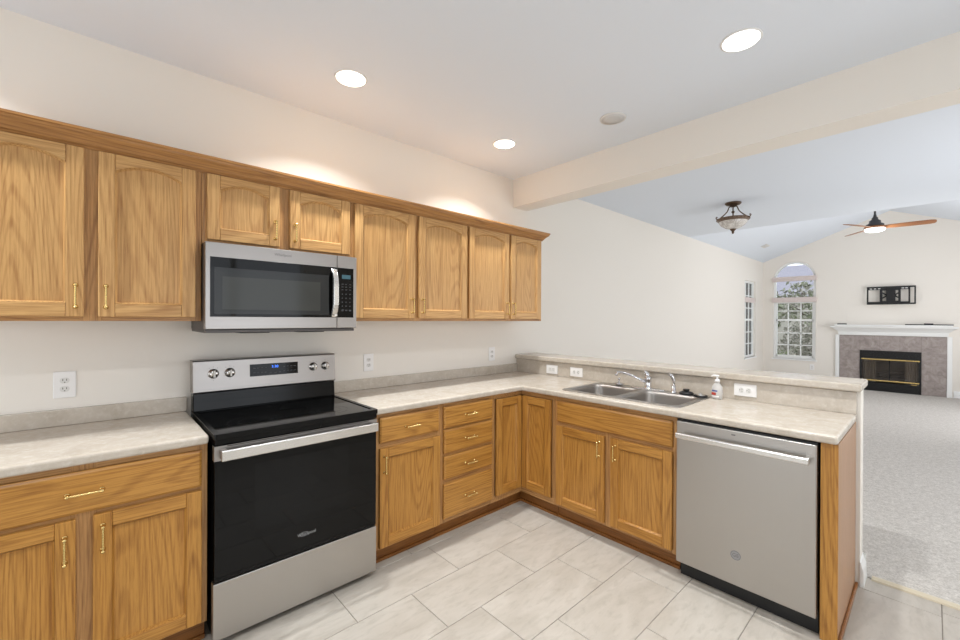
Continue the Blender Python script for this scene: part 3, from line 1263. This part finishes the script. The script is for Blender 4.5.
for x, z, kw, kh in keys:
    m = MB()
    m.box((x, -0.4099, z), (x + kw, -0.4096, z + kh), 'panel_mark')
    m.build('key_mark', kp)

# ------------------------------------------------------------------ dishwasher
r = thing('dishwasher', 'stainless dishwasher with a full-width bar handle in the peninsula', 'dishwasher', (1.7635, -0.005, 0))
DWW = 0.607
m = MB()
m.box((0.004, -0.59, 0.10), (DWW - 0.004, -0.01, 0.862), 'black_plastic')
m.build('tub', r)
m = MB()
m.box((0.004, -0.585, 0.0), (DWW - 0.004, -0.05, 0.0985), 'black_plastic')
m.build('toe_kick', r)
m = MB()
m.box((0.001, -0.646, 0.093), (DWW - 0.004, -0.592, 0.858), 'stainless_upright')
dd = m.build('door', r, bevel=0.004, seg=3)
m = MB()
m.box((0.001, -0.63, 0.8585), (DWW - 0.004, -0.592, 0.866), 'black_plastic')
m.build('control_strip', dd)
m = MB()
hp = [(-0.694, 0.776), (-0.698, 0.780), (-0.698, 0.802), (-0.694, 0.806), (-0.683, 0.806), (-0.680, 0.791), (-0.683, 0.776)]
m.prism(hp, 'X', 0.014, DWW - 0.024, 'polished_steel')
for x in (0.014, DWW - 0.044):
    m.box((x, -0.684, 0.779), (x + 0.020, -0.6465, 0.803), 'polished_steel')
m.build('door_handle', dd, bevel=0.003)
m = MB()
cx_, cz_ = 0.290, 0.243
m.lathe([(0.0, 0), (0.0235, 0), (0.0235, 0.0006), (0.0, 0.0006)], 'grey_mark', (cx_, -0.6462, cz_), 28, 'Y', False, False, False)
lg = m.build('logo_disc', dd)
m = MB()
m.lathe([(0.0200, 0.0006), (0.0200, 0.0011), (0.0222, 0.0011), (0.0222, 0.0006)], 'logo_grey', (cx_, -0.6462, cz_), 28, 'Y', False, False, False)
m.build('logo_ring', lg)
text('GE', 0.024, 'logo_grey', 'logo', lg, (cx_, -0.6471, cz_), FRONT)
m = MB()
m.box((0.268, -0.6466, 0.834), (0.286, -0.6460, 0.841), 'logo_grey')
m.build('status_light', dd)

# ------------------------------------------------------------------ sink, tap and what stands on its deck
r = thing('sink', 'double bowl stainless steel sink set into the countertop', 'sink', (0, 0, CT1))
m = MB()
bowls = [(0.965, -0.548, 1.322, -0.160), (1.362, -0.548, 1.718, -0.160)]
m.plate(rrect(SX0, SY0, SX1, SY1, 0.03, 5), [rrect(*b, 0.055, 6) for b in bowls], 'Z', 0.0002, 0.006, 'sink_steel')
m.build('rim', r, bevel=0.003, seg=2)
for b in bowls:
    m = MB()
    rings = []
    for d, h, rad in ((0.0, 0.005, 0.055), (0.005, 0.002, 0.055), (0.009, -0.008, 0.055), (0.011, -0.02, 0.055), (0.018, -0.135, 0.06), (0.03, -0.160, 0.07), (0.06, -0.172, 0.08), (0.13, -0.176, 0.045)):
        rings.append([(x, y, h) for x, y in rrect(b[0] + d, b[1] + d, b[2] - d, b[3] - d, rad, 6)])
    m.loft(rings, 'bowl_steel', True, False, True)
    bo = m.build('bowl', r)
    m = MB()
    bx, by = (b[0] + b[2]) / 2, (b[1] + b[3]) / 2
    m.lathe([(0.0, -0.1755), (0.045, -0.1755), (0.045, -0.173), (0.034, -0.172), (0.032, -0.1745), (0.0, -0.1745)], 'chrome', (bx, by, 0), 24, 'Z', True, False, False)
    m.build('drain', bo)

DZ = CT1 + 0.0065
r = thing('faucet', 'chrome kitchen faucet with a long spout swung left over the sink', 'faucet', (1.345, -0.108, DZ))
m = MB()
m.prism(rrect(-0.125, -0.028, 0.125, 0.028, 0.026, 6), 'Z', 0, 0.009, 'chrome')
m.build('deck_plate', r, bevel=0.003, smooth=True)
m = MB()
m.lathe([(0.0, 0.008), (0.030, 0.008), (0.029, 0.014), (0.024, 0.022), (0.023, 0.060), (0.026, 0.072), (0.024, 0.086), (0.012, 0.094), (0.0, 0.096)], 'chrome', (0, 0, 0), 24, 'Z', True, False, False)
m.build('body', r)
m = MB()
m.tube([(-0.01, 0, 0.045), (-0.06, -0.008, 0.066), (-0.12, -0.030, 0.092), (-0.165, -0.060, 0.108), (-0.188, -0.078, 0.108), (-0.196, -0.085, 0.096), (-0.197, -0.086, 0.082)],
       [0.012, 0.010, 0.0085, 0.008, 0.008, 0.009, 0.0105], 'chrome', 14)
m.build('spout', r)
m = MB()
m.tube([(0.0, 0.004, 0.085), (-0.005, 0.002, 0.102), (-0.018, -0.004, 0.120), (-0.028, -0.008, 0.126)], [0.018, 0.016, 0.011, 0.006], 'chrome', 14)
m.build('lever', r)
r = thing('side_sprayer', 'slim chrome side sprayer standing right of the faucet', 'sprayer', (1.525, -0.108, DZ))
m = MB()
m.lathe([(0.0, 0), (0.022, 0), (0.022, 0.005), (0.015, 0.010), (0.013, 0.045), (0.0, 0.046)], 'chrome', (0, 0, 0), 20, 'Z', True, False, False)
m.build('base', r)
m = MB()
m.tube([(0, 0, 0.044), (0, 0, 0.075), (-0.004, -0.003, 0.098), (-0.014, -0.010, 0.116), (-0.026, -0.018, 0.124)], [0.009, 0.0095, 0.0115, 0.0115, 0.008], 'chrome', 14)
m.build('spray_head', r)


def strainer(label, loc, mat_, stem):
    r = thing('sink_strainer', label, 'strainer', loc, 0, 'sink strainers on the sink deck')
    m = MB()
    m.lathe([(0.0, 0.001), (0.024, 0.001), (0.028, 0.010), (0.040, 0.013), (0.042, 0.017), (0.030, 0.020), (0.010, 0.024), (0.0, 0.024)], mat_, (0, 0, 0), 24, 'Z', True, False, False)
    m.build('basket', r)
    m = MB()
    m.lathe([(0.006, 0.022), (0.005, 0.022 + stem * 0.7), (0.009, 0.022 + stem * 0.75), (0.009, 0.022 + stem), (0.0, 0.024 + stem)], mat_, (0, 0, 0), 14, 'Z', True, False, False)
    m.build('knob', r)
    return r


strainer('steel sink strainer with an upright stem, left of the faucet', (1.128, -0.118, DZ), 'chrome', 0.036)
r = thing('sink_stopper', 'black rubber sink stopper with a raised knob, right of the sprayer', 'stopper', (1.606, -0.108, DZ))
m = MB()
m.lathe([(0.0, 0.0), (0.042, 0.0), (0.045, 0.006), (0.043, 0.012), (0.026, 0.020), (0.0, 0.022)], 'black_plastic', (0, 0, 0), 24, 'Z', True, False, False)
m.build('disc', r)
m = MB()
m.lathe([(0.018, 0.016), (0.016, 0.022), (0.020, 0.025), (0.020, 0.034), (0.0, 0.036)], 'black_plastic', (0, 0, 0), 18, 'Z', True, False, False)
m.build('knob', r)
r = thing('sink_strainer', 'flat strainer with a black rim at the right corner of the sink', 'strainer', (1.702, -0.128, DZ), 0, 'sink strainers on the sink deck')
m = MB()
m.lathe([(0.0, 0.0), (0.040, 0.0), (0.042, 0.005), (0.038, 0.010), (0.032, 0.008), (0.0, 0.007)], 'black_plastic', (0, 0, 0), 24, 'Z', True, False, False)
m.build('rim', r)
m = MB()
m.lathe([(0.0, 0.0075), (0.028, 0.0085), (0.024, 0.012), (0.008, 0.014), (0.006, 0.022), (0.0, 0.022)], 'polished_steel', (0, 0, 0), 20, 'Z', True, False, False)
m.build('basket', r)

r = thing('soap_bottle', 'clear hand soap bottle with a white pump, right of the sink', 'soap bottle', (1.790, -0.100, CT1 + 0.0005))
m = MB()
rings = []
for sx, sy, h in ((0.027, 0.018, 0.0), (0.031, 0.021, 0.006), (0.032, 0.022, 0.05), (0.029, 0.020, 0.078), (0.018, 0.014, 0.094), (0.012, 0.012, 0.100), (0.012, 0.012, 0.106)):
    rings.append([(sx * math.cos(2 * PI * i / 24), sy * math.sin(2 * PI * i / 24), h) for i in range(24)])
m.loft(rings, 'bottle_clear', True)
m.build('bottle', r)
m = MB()
for mat_, z0, z1, a0, a1 in (('soap_label_red', 0.026, 0.042, 205, 270), ('soap_label_blue', 0.048, 0.057, 220, 285), ('white_plastic', 0.014, 0.022, 200, 300)):
    ra = []
    for z in (z0, z1):
        ra.append([(0.0325 * math.cos(math.radians(a0 + (a1 - a0) * i / 12)), 0.0225 * math.sin(math.radians(a0 + (a1 - a0) * i / 12)), z) for i in range(13)])
    m.loft(ra, mat_, True, False, False, closed=False)
m.build('label', r)
m = MB()
m.lathe([(0.0, 0.1055), (0.015, 0.1055), (0.015, 0.118), (0.013, 0.123), (0.006, 0.125), (0.005, 0.140), (0.011, 0.143), (0.012, 0.150), (0.0, 0.153)], 'white_plastic', (0, 0, 0), 20, 'Z', True, False, False)
m.tube([(0, 0, 0.147), (-0.018, -0.012, 0.148), (-0.028, -0.019, 0.143)], [0.006, 0.005, 0.004], 'white_plastic', 10)
m.build('pump', r)


# ------------------------------------------------------------------ outlets
def outlet(label, loc, rotz, horizontal=False, w=0.076, h=0.122, rocker=False):
    r = thing('wall_outlet', label, 'outlet', loc, rotz, 'white electrical outlets')
    hw, hh = (h / 2, w / 2) if horizontal else (w / 2, h / 2)
    m = MB()
    m.box((-hw, -0.006, -hh), (hw, -0.0003, hh), 'white_plastic')
    pl = m.build('cover_plate', r, bevel=0.003, seg=2)

    def T(u, v):
        return (v, u) if horizontal else (u, v)
    if rocker:
        a, b = T(0.017, 0.034)
        m = MB()
        m.box((-a, -0.0085, -b), (a, -0.0055, b), 'off_white')
        so = m.build('receptacle', r, bevel=0.001)
        m = MB()
        for u in (-0.016, 0.016):
            for s in (-0.006, 0.006):
                p, q = T(s, u)
                da, db = T(0.0012, 0.004)
                m.box((p - da, -0.0089, q - db), (p + da, -0.0084, q + db), 'socket_slot')
        m.build('slots', so)
    else:
        for v in (-0.0195, 0.0195):
            m = MB()
            p, q = T(0, v)
            pts = []
            for i in range(20):
                a = 2 * PI * i / 20
                du, dv = 0.0165 * math.cos(a), 0.0150 * max(-0.86, min(0.86, math.sin(a)))
                e, f = T(du, dv)
                pts.append((p + e, q + f))
            m.prism(pts, 'Y', -0.0082, -0.0055, 'off_white')
            so = m.build('receptacle', r)
            m = MB()
            for s in (-0.0062, 0.0062):
                e, f = T(s, v + 0.003)
                da, db = T(0.0014, 0.0045)
                m.box((e - da, -0.0087, f - db), (e + da, -0.0081, f + db), 'socket_slot')
            e, f = T(0, v - 0.008)
            m.box((e - .0022, -0.0087, f - .0022), (e + .0022, -0.0081, f + .0022), 'socket_slot')
            m.build('slots', so)
    return r


outlet('white upright outlet on the wall left of the range', (0.0, -3.097, 1.097), ALONG_LEFT_WALL)
outlet('white upright outlet on the wall just right of the range', (0.0, -1.571, 1.097), ALONG_LEFT_WALL)
outlet('white upright outlet on the wall near the bar corner', (0.0, -0.353, 1.092), ALONG_LEFT_WALL)
outlet('white sideways outlet on the bar backsplash, nearest the wall corner', (0.432, -0.0225, 0.966), 0, True, rocker=True)
outlet('white sideways outlet on the bar backsplash, just left of the sink', (0.688, -0.0225, 0.966), 0, True)
outlet('white sideways outlet on the bar backsplash, right of the soap bottle', (1.924, -0.0225, 0.974), 0, True)
outlet('small white outlet low on the far wall between window and fireplace', (0.92, YF, 0.386), 0)

# ------------------------------------------------------------------ ceiling fittings
for (x, y), lb in zip(CAN_SPOTS[:3], ('round recessed light nearest the camera, above the microwave',
                                     'small looking recessed light at the far corner by the beam',
                                     'large looking recessed light on the right, close to the beam')):
    r = thing('recessed_light', lb, 'ceiling light', (x, y, CEIL), 0, 'recessed ceiling lights')
    m = MB()
    m.lathe([(0.076, -0.0005), (0.088, -0.0005), (0.086, -0.004), (0.078, -0.006), (0.076, -0.004)], 'white_plastic', (0, 0, 0), 32, 'Z', True, False, False)
    m.build('trim_ring', r)
    m = MB()
    m.lathe([(0.0, -0.003), (0.0765, -0.003), (0.0765, -0.0055), (0.0, -0.0055)], 'lamp_lens', (0, 0, 0), 32, 'Z', False, False, False)
    m.build('lens', r)
r = thing('ceiling_speaker', 'round grey ceiling speaker grille near the beam', 'speaker', (1.278, -0.486, CEIL))
m = MB()
m.lathe([(0.072, -0.0005), (0.084, -0.0005), (0.083, -0.006), (0.073, -0.008)], 'off_white', (0, 0, 0), 32, 'Z', True, False, False)
m.build('rim', r)
m = MB()
m.lathe([(0.0, -0.004), (0.0725, -0.004), (0.0725, -0.0075), (0.04, -0.009), (0.0, -0.0095)], 'grey_grille', (0, 0, 0), 32, 'Z', True, False, False)
m.build('grille', r)

# semi-flush bowl light
r = thing('semi_flush_light', 'bronze bowl ceiling light with scrolled arms and an alabaster glass', 'ceiling light', (1.140, 2.425, CEIL2))
m = MB()
m.lathe([(0.0, -0.0005), (0.082, -0.0005), (0.084, -0.010), (0.070, -0.024), (0.040, -0.034), (0.026, -0.048), (0.0, -0.050)], 'bronze', (0, 0, 0), 28, 'Z', True, False, False)
m.build('canopy', r)
m = MB()
m.tube([(0, 0, -0.045), (0, 0, -0.20)], 0.006, 'bronze', 10)
m.lathe([(0.006, -0.09), (0.016, -0.10), (0.016, -0.112), (0.006, -0.125)], 'bronze', (0, 0, 0), 14)
m.build('stem', r)
m = MB()
m.lathe([(0.140, -0.208), (0.148, -0.200), (0.160, -0.186), (0.166, -0.182), (0.170, -0.188), (0.164, -0.198), (0.154, -0.212), (0.146, -0.218)], 'bronze_light', (0, 0, 0), 40, 'Z', True, False, False)
for i in range(24):
    a = 2 * PI * i / 24
    m.lathe([(0.0, -0.008), (0.009, -0.004), (0.011, 0.0), (0.009, 0.005), (0.0, 0.008)], 'bronze', (0.160 * math.cos(a), 0.160 * math.sin(a), -0.196), 8)
m.build('bowl_rim', r)
for i in range(3):
    a = math.radians(107 + 120 * i)
    m = MB()
    pts = []
    for (q, z) in ((0.030, -0.040), (0.050, -0.058), (0.056, -0.080), (0.068, -0.105), (0.090, -0.130), (0.122, -0.160), (0.150, -0.185), (0.172, -0.196), (0.190, -0.190), (0.196, -0.176), (0.188, -0.166), (0.178, -0.172)):
        pts.append((q * math.cos(a), q * math.sin(a), z))
    m.tube(pts, [0.006, 0.006, 0.006, 0.006, 0.006, 0.007, 0.008, 0.007, 0.006, 0.006, 0.005, 0.005], 'bronze', 9)
    m.build('scroll_arm', r)
m = MB()
m.lathe([(0.146, -0.212), (0.140, -0.232), (0.118, -0.262), (0.080, -0.288), (0.040, -0.302), (0.0, -0.306)], 'alabaster_glass', (0, 0, 0), 36, 'Z', True, False, False)
m.build('glass_bowl', r)
m = MB()
m.lathe([(0.030, -0.300), (0.032, -0.310), (0.020, -0.322), (0.012, -0.334), (0.014, -0.342), (0.008, -0.356), (0.0, -0.362)], 'bronze', (0, 0, 0), 18, 'Z', True, True, False)
m.build('finial', r)

# ceiling fan on a rod from the ridge of the vault
FX, FY, FZ = 2.148, 5.09, 2.727
RIDGE = CEIL2 + (APZ - CEIL2) * (1 - abs(FX - APX) / APX)
r = thing('ceiling_fan', 'three-blade wooden ceiling fan with a lit round lamp under its dark motor', 'ceiling fan', (FX, FY, FZ))
m = MB()
m.tube([(0, 0, 0.18), (0, 0, RIDGE - FZ - 0.05)], 0.012, 'dark_motor', 12)
m.build('downrod', r)
m = MB()
m.lathe([(0.0, RIDGE - FZ - 0.10), (0.045, RIDGE - FZ - 0.095), (0.07, RIDGE - FZ - 0.04), (0.07, RIDGE - FZ - 0.003), (0.0, RIDGE - FZ - 0.003)], 'dark_motor', (0, 0, 0), 24, 'Z', True, False, False)
m.build('canopy', r)
m = MB()
m.lathe([(0.0, 0.190), (0.014, 0.186), (0.020, 0.150), (0.034, 0.135), (0.036, 0.110), (0.062, 0.095), (0.064, 0.060), (0.095, 0.045), (0.100, 0.015), (0.0, 0.012)], 'dark_motor', (0, 0, 0), 32, 'Z', True, False, False)
m.build('motor', r)
m = MB()
m.lathe([(0.0, 0.012), (0.115, 0.012), (0.118, -0.012), (0.0, -0.016)], 'walnut_blade', (0, 0, 0), 32, 'Z', True, False, False)
m.build('hub', r)
for a in (5, 125, 245):
    m = MB()
    outl = []
    for u, w in ((0.08, 0.045), (0.20, 0.058), (0.40, 0.064), (0.54, 0.062), (0.575, 0.050), (0.59, 0.028)):
        outl.append((u, w))
    full = [(u, w) for u, w in outl] + [(u, -w) for u, w in outl[::-1]]
    ra, rb = [], []
    tw = math.radians(-13)
    for u, w in full:
        z = w * math.sin(tw)
        ra.append((u, w * math.cos(tw), z - 0.004))
        rb.append((u, w * math.cos(tw), z + 0.004))
    m.loft([ra, rb], 'walnut_blade', False)
    b = m.build('blade', r)
    b.rotation_euler = (0, 0, math.radians(a))
m = MB()
m.lathe([(0.105, -0.014), (0.112, -0.020), (0.106, -0.044), (0.080, -0.056), (0.0, -0.060)], 'fan_lens', (0, 0, 0), 32, 'Z', True, True, False)
m.build('lamp_lens', r)
fl = bpy.data.lights.new('fan_light', 'POINT')
fl.energy = 9
fl.color = WARM
fl.shadow_soft_size = 0.08
flo = bpy.data.objects.new('fan_light', fl)
flo.location = (FX, FY, FZ - 0.15)
COL.objects.link(flo)

# register on the slope of the vault
vx, vy = 0.40, 7.0
vz = CEIL2 + (APZ - CEIL2) * vx / APX
r = thing('ceiling_vent', 'small grey air vent on the sloping ceiling above the arched window', 'vent', (vx, vy, vz - 0.001))
r.rotation_euler = (0, -math.atan2(APZ - CEIL2, APX), 0)
m = MB()
m.box((-0.055, -0.13, -0.008), (0.055, 0.13, -0.001), 'off_white')
m.build('frame', r, bevel=0.002)
m = MB()
for i in range(7):
    m.box((-0.042 + 0.0125 * i, -0.115, -0.011), (-0.036 + 0.0125 * i, 0.115, -0.0082), 'grey_grille')
m.build('louver', r)

# ------------------------------------------------------------------ fireplace
r = thing('fireplace', 'gas fireplace with grey-mauve tile surround and brass trimmed glass doors', 'fireplace', (0, YF, 0))
SXA, SXB, SZ = 1.378, 2.887, 1.112
FXA, FXB, FZA, FZB = 1.700, 2.565, 0.006, 0.812
m = MB()
m.plate(rect(SXA, 0.004, SXB, SZ), [rect(FXA, FZA, FXB, FZB)], 'Y', -0.026, -0.001, 'slate_grout')
g = 0.0018


def stile_tiles(x0, x1, zs):
    for a, b in zip(zs[:-1], zs[1:]):
        m.box((x0 + g, -0.030, a + g), (x1 - g, -0.0262, b - g), 'slate_tile')


stile_tiles(SXA, FXA, [0.004, 0.40, 0.79, SZ])
stile_tiles(FXB, SXB, [0.004, 0.40, 0.79, SZ])
xs = [FXA, FXA + 0.288, FXA + 0.576, FXB]
for a, b in zip(xs[:-1], xs[1:]):
    m.box((a + g, -0.030, FZB + g), (b - g, -0.0262, SZ - g), 'slate_tile')
m.build('tile_surround', r)
m = MB()
m.plate(rect(FXA, FZA, FXB, FZB), [rect(FXA + 0.03, 0.17, FXB - 0.03, 0.66)], 'Y', -0.045, -0.005, 'black_metal')
for i in range(5):
    z = 0.690 + i * 0.023
    m.box((FXA + 0.03, -0.052, z), (FXB - 0.03, -0.0452, z + 0.013), 'black_metal')
    z = 0.025 + i * 0.026
    m.box((FXA + 0.03, -0.052, z), (FXB - 0.03, -0.0452, z + 0.014), 'black_metal')
m.build('firebox_front', r)
m = MB()
m.box((1.725, 0.0, 0.035), (2.54, 0.42, 0.045), 'soot')
m.box((1.725, 0.40, 0.045), (2.54, 0.42, 0.79), 'soot')
m.box((1.722, 0.0, 0.035), (1.732, 0.42, 0.79), 'soot')
m.box((2.533, 0.0, 0.035), (2.543, 0.42, 0.79), 'soot')
m.box((1.725, 0.0, 0.785), (2.54, 0.42, 0.795), 'soot')
m.build('firebox', r)
m = MB()
m.box((FXA + 0.025, -0.066, 0.628), (FXB - 0.025, -0.050, 0.652), 'brass')
m.box((FXA + 0.025, -0.066, 0.205), (FXB - 0.025, -0.050, 0.229), 'brass')
m.build('brass_trim', r, bevel=0.004)
m = MB()
m.box((FXA + 0.03, -0.048, 0.229), (2.128, -0.044, 0.628), 'hearth_glass')
m.box((2.138, -0.048, 0.229), (FXB - 0.03, -0.044, 0.628), 'hearth_glass')
gd = m.build('glass_door', r)
m = MB()
m.box((2.127, -0.052, 0.229), (2.139, -0.040, 0.628), 'black_metal')
m.build('door_edge', gd)
m = MB()
prof = []
for side in (-1, 1):
    x0, x1 = (1.745, 1.93) if side < 0 else (2.34, 2.52)
    pts = []
    n = 24
    for i in range(n + 1):
        u = i / n
        pts.append((x0 + (x1 - x0) * u, 0.05 + 0.012 * math.sin(u * PI * 10)))
    ra = [(x, y, 0.17) for x, y in pts]
    rb = [(x, y, 0.66) for x, y in pts]
    m.loft([ra, rb], 'mesh_curtain', True, False, False, closed=False)
m.build('mesh_curtain', r)
for (x, y, z, a, L, rr) in ((2.13, 0.16, 0.22, 4, 0.50, 0.05), (2.05, 0.26, 0.28, -8, 0.46, 0.05), (2.16, 0.20, 0.36, 12, 0.38, 0.045)):
    m = MB()
    aa = math.radians(a)
    m.tube([(x + math.cos(aa) * L * t, y, z + math.sin(aa) * L * t) for t in (-0.5, -0.3, -0.1, 0.1, 0.3, 0.5)], [rr * .8, rr, rr * .95, rr * 1.05, rr, rr * .85], 'log_bark', 12)
    m.build('log', r)
m = MB()
m.box((2.43, -0.0545, 0.172), (2.51, -0.0521, 0.183), 'brass')
m.build('badge', r, bevel=0.001)

r = thing('mantel', 'white fireplace mantel with stepped crown molding and slim side legs', 'mantel', (0, YF, 0))
m = MB()
m.box((1.315, -0.195, 1.302), (2.955, -0.002, 1.330), 'white_trim')
m.build('shelf', r, bevel=0.005)
m = MB()
rings = []
prof = [(0.03, 1.118), (0.045, 1.118), (0.05, 1.150), (0.055, 1.185), (0.075, 1.205), (0.105, 1.235), (0.14, 1.262), (0.165, 1.272), (0.17, 1.301), (0.03, 1.301)]
for path in range(4):
    ring = []
    for o_, z in prof:
        ext = o_ - 0.05
        ring.append([(1.36 - ext, -0.004, z), (1.36 - ext, -o_, z), (2.905 + ext, -o_, z), (2.905 + ext, -0.004, z)][path])
    rings.append(ring)
m.loft(rings, 'white_trim', False)
m.build('crown', r)
for x0, x1 in ((1.315, 1.376), (2.889, 2.952)):
    m = MB()
    m.box((x0, -0.038, 0.004), (x1, -0.002, 1.117), 'white_trim')
    m.box((x0 - .004, -0.044, 0.004), (x1 + .0005, -0.038, 0.12), 'white_trim')
    m.build('leg', r, bevel=0.003)

r = thing('remote_control', 'small dark remote lying at the left end of the mantel', 'remote', (1.43, YF - 0.13, 1.331))
m = MB()
m.box((-0.075, -0.022, 0.0), (0.075, 0.022, 0.022), 'black_plastic')
m.build('case', r, bevel=0.005)
m = MB()
for i in range(6):
    for j in (-0.01, 0.008):
        m.box((-0.06 + 0.02 * i, j, 0.0221), (-0.05 + 0.02 * i, j + 0.006, 0.024), 'grey_mark')
m.build('buttons', r)
r = thing('sound_bar', 'long thin dark bar lying along the right half of the mantel', 'bar', (2.655, YF - 0.10, 1.331))
m = MB()
m.box((-0.31, -0.03, 0.0), (0.31, 0.03, 0.018), 'black_plastic')
m.build('case', r, bevel=0.004)
m = MB()
m.box((-0.06, -0.024, 0.0182), (0.06, 0.024, 0.034), 'black_plastic')
m.build('hub', r, bevel=0.003)

# television bracket without its television
r = thing('tv_mount', 'empty black television wall bracket above the mantel', 'tv bracket', (2.145, YF, 1.912))
m = MB()
m.box((-0.065, -0.05, -0.165), (0.065, -0.002, 0.165), 'black_metal')
m.build('wall_plate', r, bevel=0.004)
m = MB()
w, h = 0.343, 0.178
m.plate(rect(-w, -h, w, h), [rect(-w + 0.024, -h + 0.055, -0.155, h - 0.065), rect(-0.115, -h + 0.07, -0.062, h - 0.08), rect(0.062, -h + 0.07, 0.105, h - 0.08), rect(0.14, -h + 0.055, w - 0.10, h - 0.065), rect(w - 0.075, -h + 0.03, w - 0.022, h - 0.03)], 'Y', -0.085, -0.07, 'black_metal')
m.build('bracket_frame', r, bevel=0.002)
m = MB()
for x in (-0.30, -0.24, -0.18, 0.15, 0.20):
    m.box((x, -0.088, 0.128), (x + 0.035, -0.0852, 0.145), 'off_white')
m.build('rail_slot', r)
m = MB()
for s in (-1, 1):
    m.tube([(0.05 * s, -0.05, 0), (0.10 * s, -0.062, 0.04), (0.13 * s, -0.07, 0.06)], 0.012, 'black_metal', 8)
    m.tube([(0.05 * s, -0.05, 0), (0.10 * s, -0.062, -0.04), (0.13 * s, -0.07, -0.06)], 0.012, 'black_metal', 8)
m.box((-0.05, -0.115, -0.10), (0.05, -0.086, 0.10), 'black_metal')
m.build('swing_arm', r)

# ------------------------------------------------------------------ garden beyond the far windows
m = MB()
m.box((-25, YF + 0.2, -0.45), (25, 45, -0.35), 'lawn')
m.box((-25, -8, -0.45), (-0.2, YF + 0.2, -0.35), 'lawn')
struct(m.build('ground'), 'lawn outside the windows')


def shrub(name, label, cat, loc, rx, rz, cz, n, leaf, mats, trunk=0.0, seed=0, group=None):
    rr = random.Random(seed)
    r = thing(name, label, cat, loc, 0, group)
    m = MB()
    for i in range(n):
        while True:
            p = Vector((rr.uniform(-1, 1), rr.uniform(-1, 1), rr.uniform(-1, 1)))
            if 0.25 < p.length < 1:
                break
        k = 1 + 0.18 * math.sin(p.x * 7 + seed) * math.cos(p.z * 6)
        c = Vector((p.x * rx * k, p.y * rx * k, cz + p.z * rz * k))
        e = Euler((rr.uniform(-1.2, 1.2), rr.uniform(-1.2, 1.2), rr.uniform(0, 6.3)))
        R = e.to_matrix()
        s = leaf * rr.uniform(0.6, 1.3)
        q = [c + R @ Vector(v) for v in ((-s, 0, 0), (0, -s * .45, 0), (s, 0, 0), (0, s * .45, 0))]
        m.face(q, mats[rr.randrange(len(mats))])
    m.build('foliage', r)
    m = MB()
    rr2 = random.Random(seed + 5)
    top = cz + rz * 0.5
    m.tube([(0, 0, 0), (0.03, 0.02, cz * 0.5), (0, 0, top)], [0.05 + trunk, 0.04 + trunk * .7, 0.015], 'bark', 8)
    for i in range(7):
        a = rr2.uniform(0, 6.3)
        z = cz + rz * rr2.uniform(-0.6, 0.2)
        m.tube([(0, 0, z), (rx * .5 * math.cos(a), rx * .5 * math.sin(a), z + rz * .3)], [0.02 + trunk * .3, 0.006], 'bark', 6)
    m.build('trunk', r)
    return r


SHG = 'shrubs outside the arched window'
G3 = ['leaf_grey', 'leaf_grey', 'leaf_grey', 'leaf_dark']
shrub('shrub', 'grey-brown shrub seen through the lower left panes of the arched window', 'shrub', (-0.68, 11.0, -0.35), 0.50, 0.85, 0.90, 2600, 0.05, G3, 0, 1, SHG)
shrub('shrub', 'grey-brown shrub seen through the lower middle panes of the arched window', 'shrub', (0.10, 12.2, -0.35), 0.52, 0.85, 0.92, 2600, 0.05, G3, 0, 2, SHG)
shrub('shrub', 'grey-brown shrub seen through the lower right panes of the arched window', 'shrub', (0.66, 10.7, -0.35), 0.50, 0.85, 0.90, 2600, 0.05, G3, 0, 7, SHG)
TRG = 'trees outside the arched window'
T3 = ['leaf_dark', 'leaf_light', 'leaf_grey']
shrub('tree', 'leafy tree seen through the middle left panes of the arched window', 'tree', (-1.35, 14.6, -0.35), 0.75, 0.85, 2.10, 900, 0.085, T3, 0.03, 3, TRG)
shrub('tree', 'leafy tree seen through the middle right panes of the arched window', 'tree', (0.45, 14.9, -0.35), 0.75, 0.85, 2.10, 900, 0.085, T3, 0.03, 4, TRG)
shrub('tree', 'leafy tree farther back, seen through the middle panes of the arched window', 'tree', (-0.75, 17.2, -0.35), 0.9, 0.9, 2.45, 800, 0.10, T3, 0.03, 5, TRG)
shrub('shrub', 'grey shrub seen through the side window in the left wall', 'shrub', (-1.75, 12.4, -0.35), 0.55, 1.25, 1.2, 2200, 0.055, ['leaf_grey', 'leaf_dark'], 0, 6, SHG)

r = thing('neighbor_house', 'grey roofed house beyond the trees, seen in the arch of the window', 'house', (-3.0, 30.0, -0.4))
m = MB()
m.box((-6, -3, 0), (6, 3, 3.2), 'house_siding')
m.build('wall', r)
m = MB()
m.prism([(-3.5, 3.1), (3.5, 3.1), (0, 5.35)], 'X', -6.4, 6.4, 'roof_shingle')
m.build('roof', r)
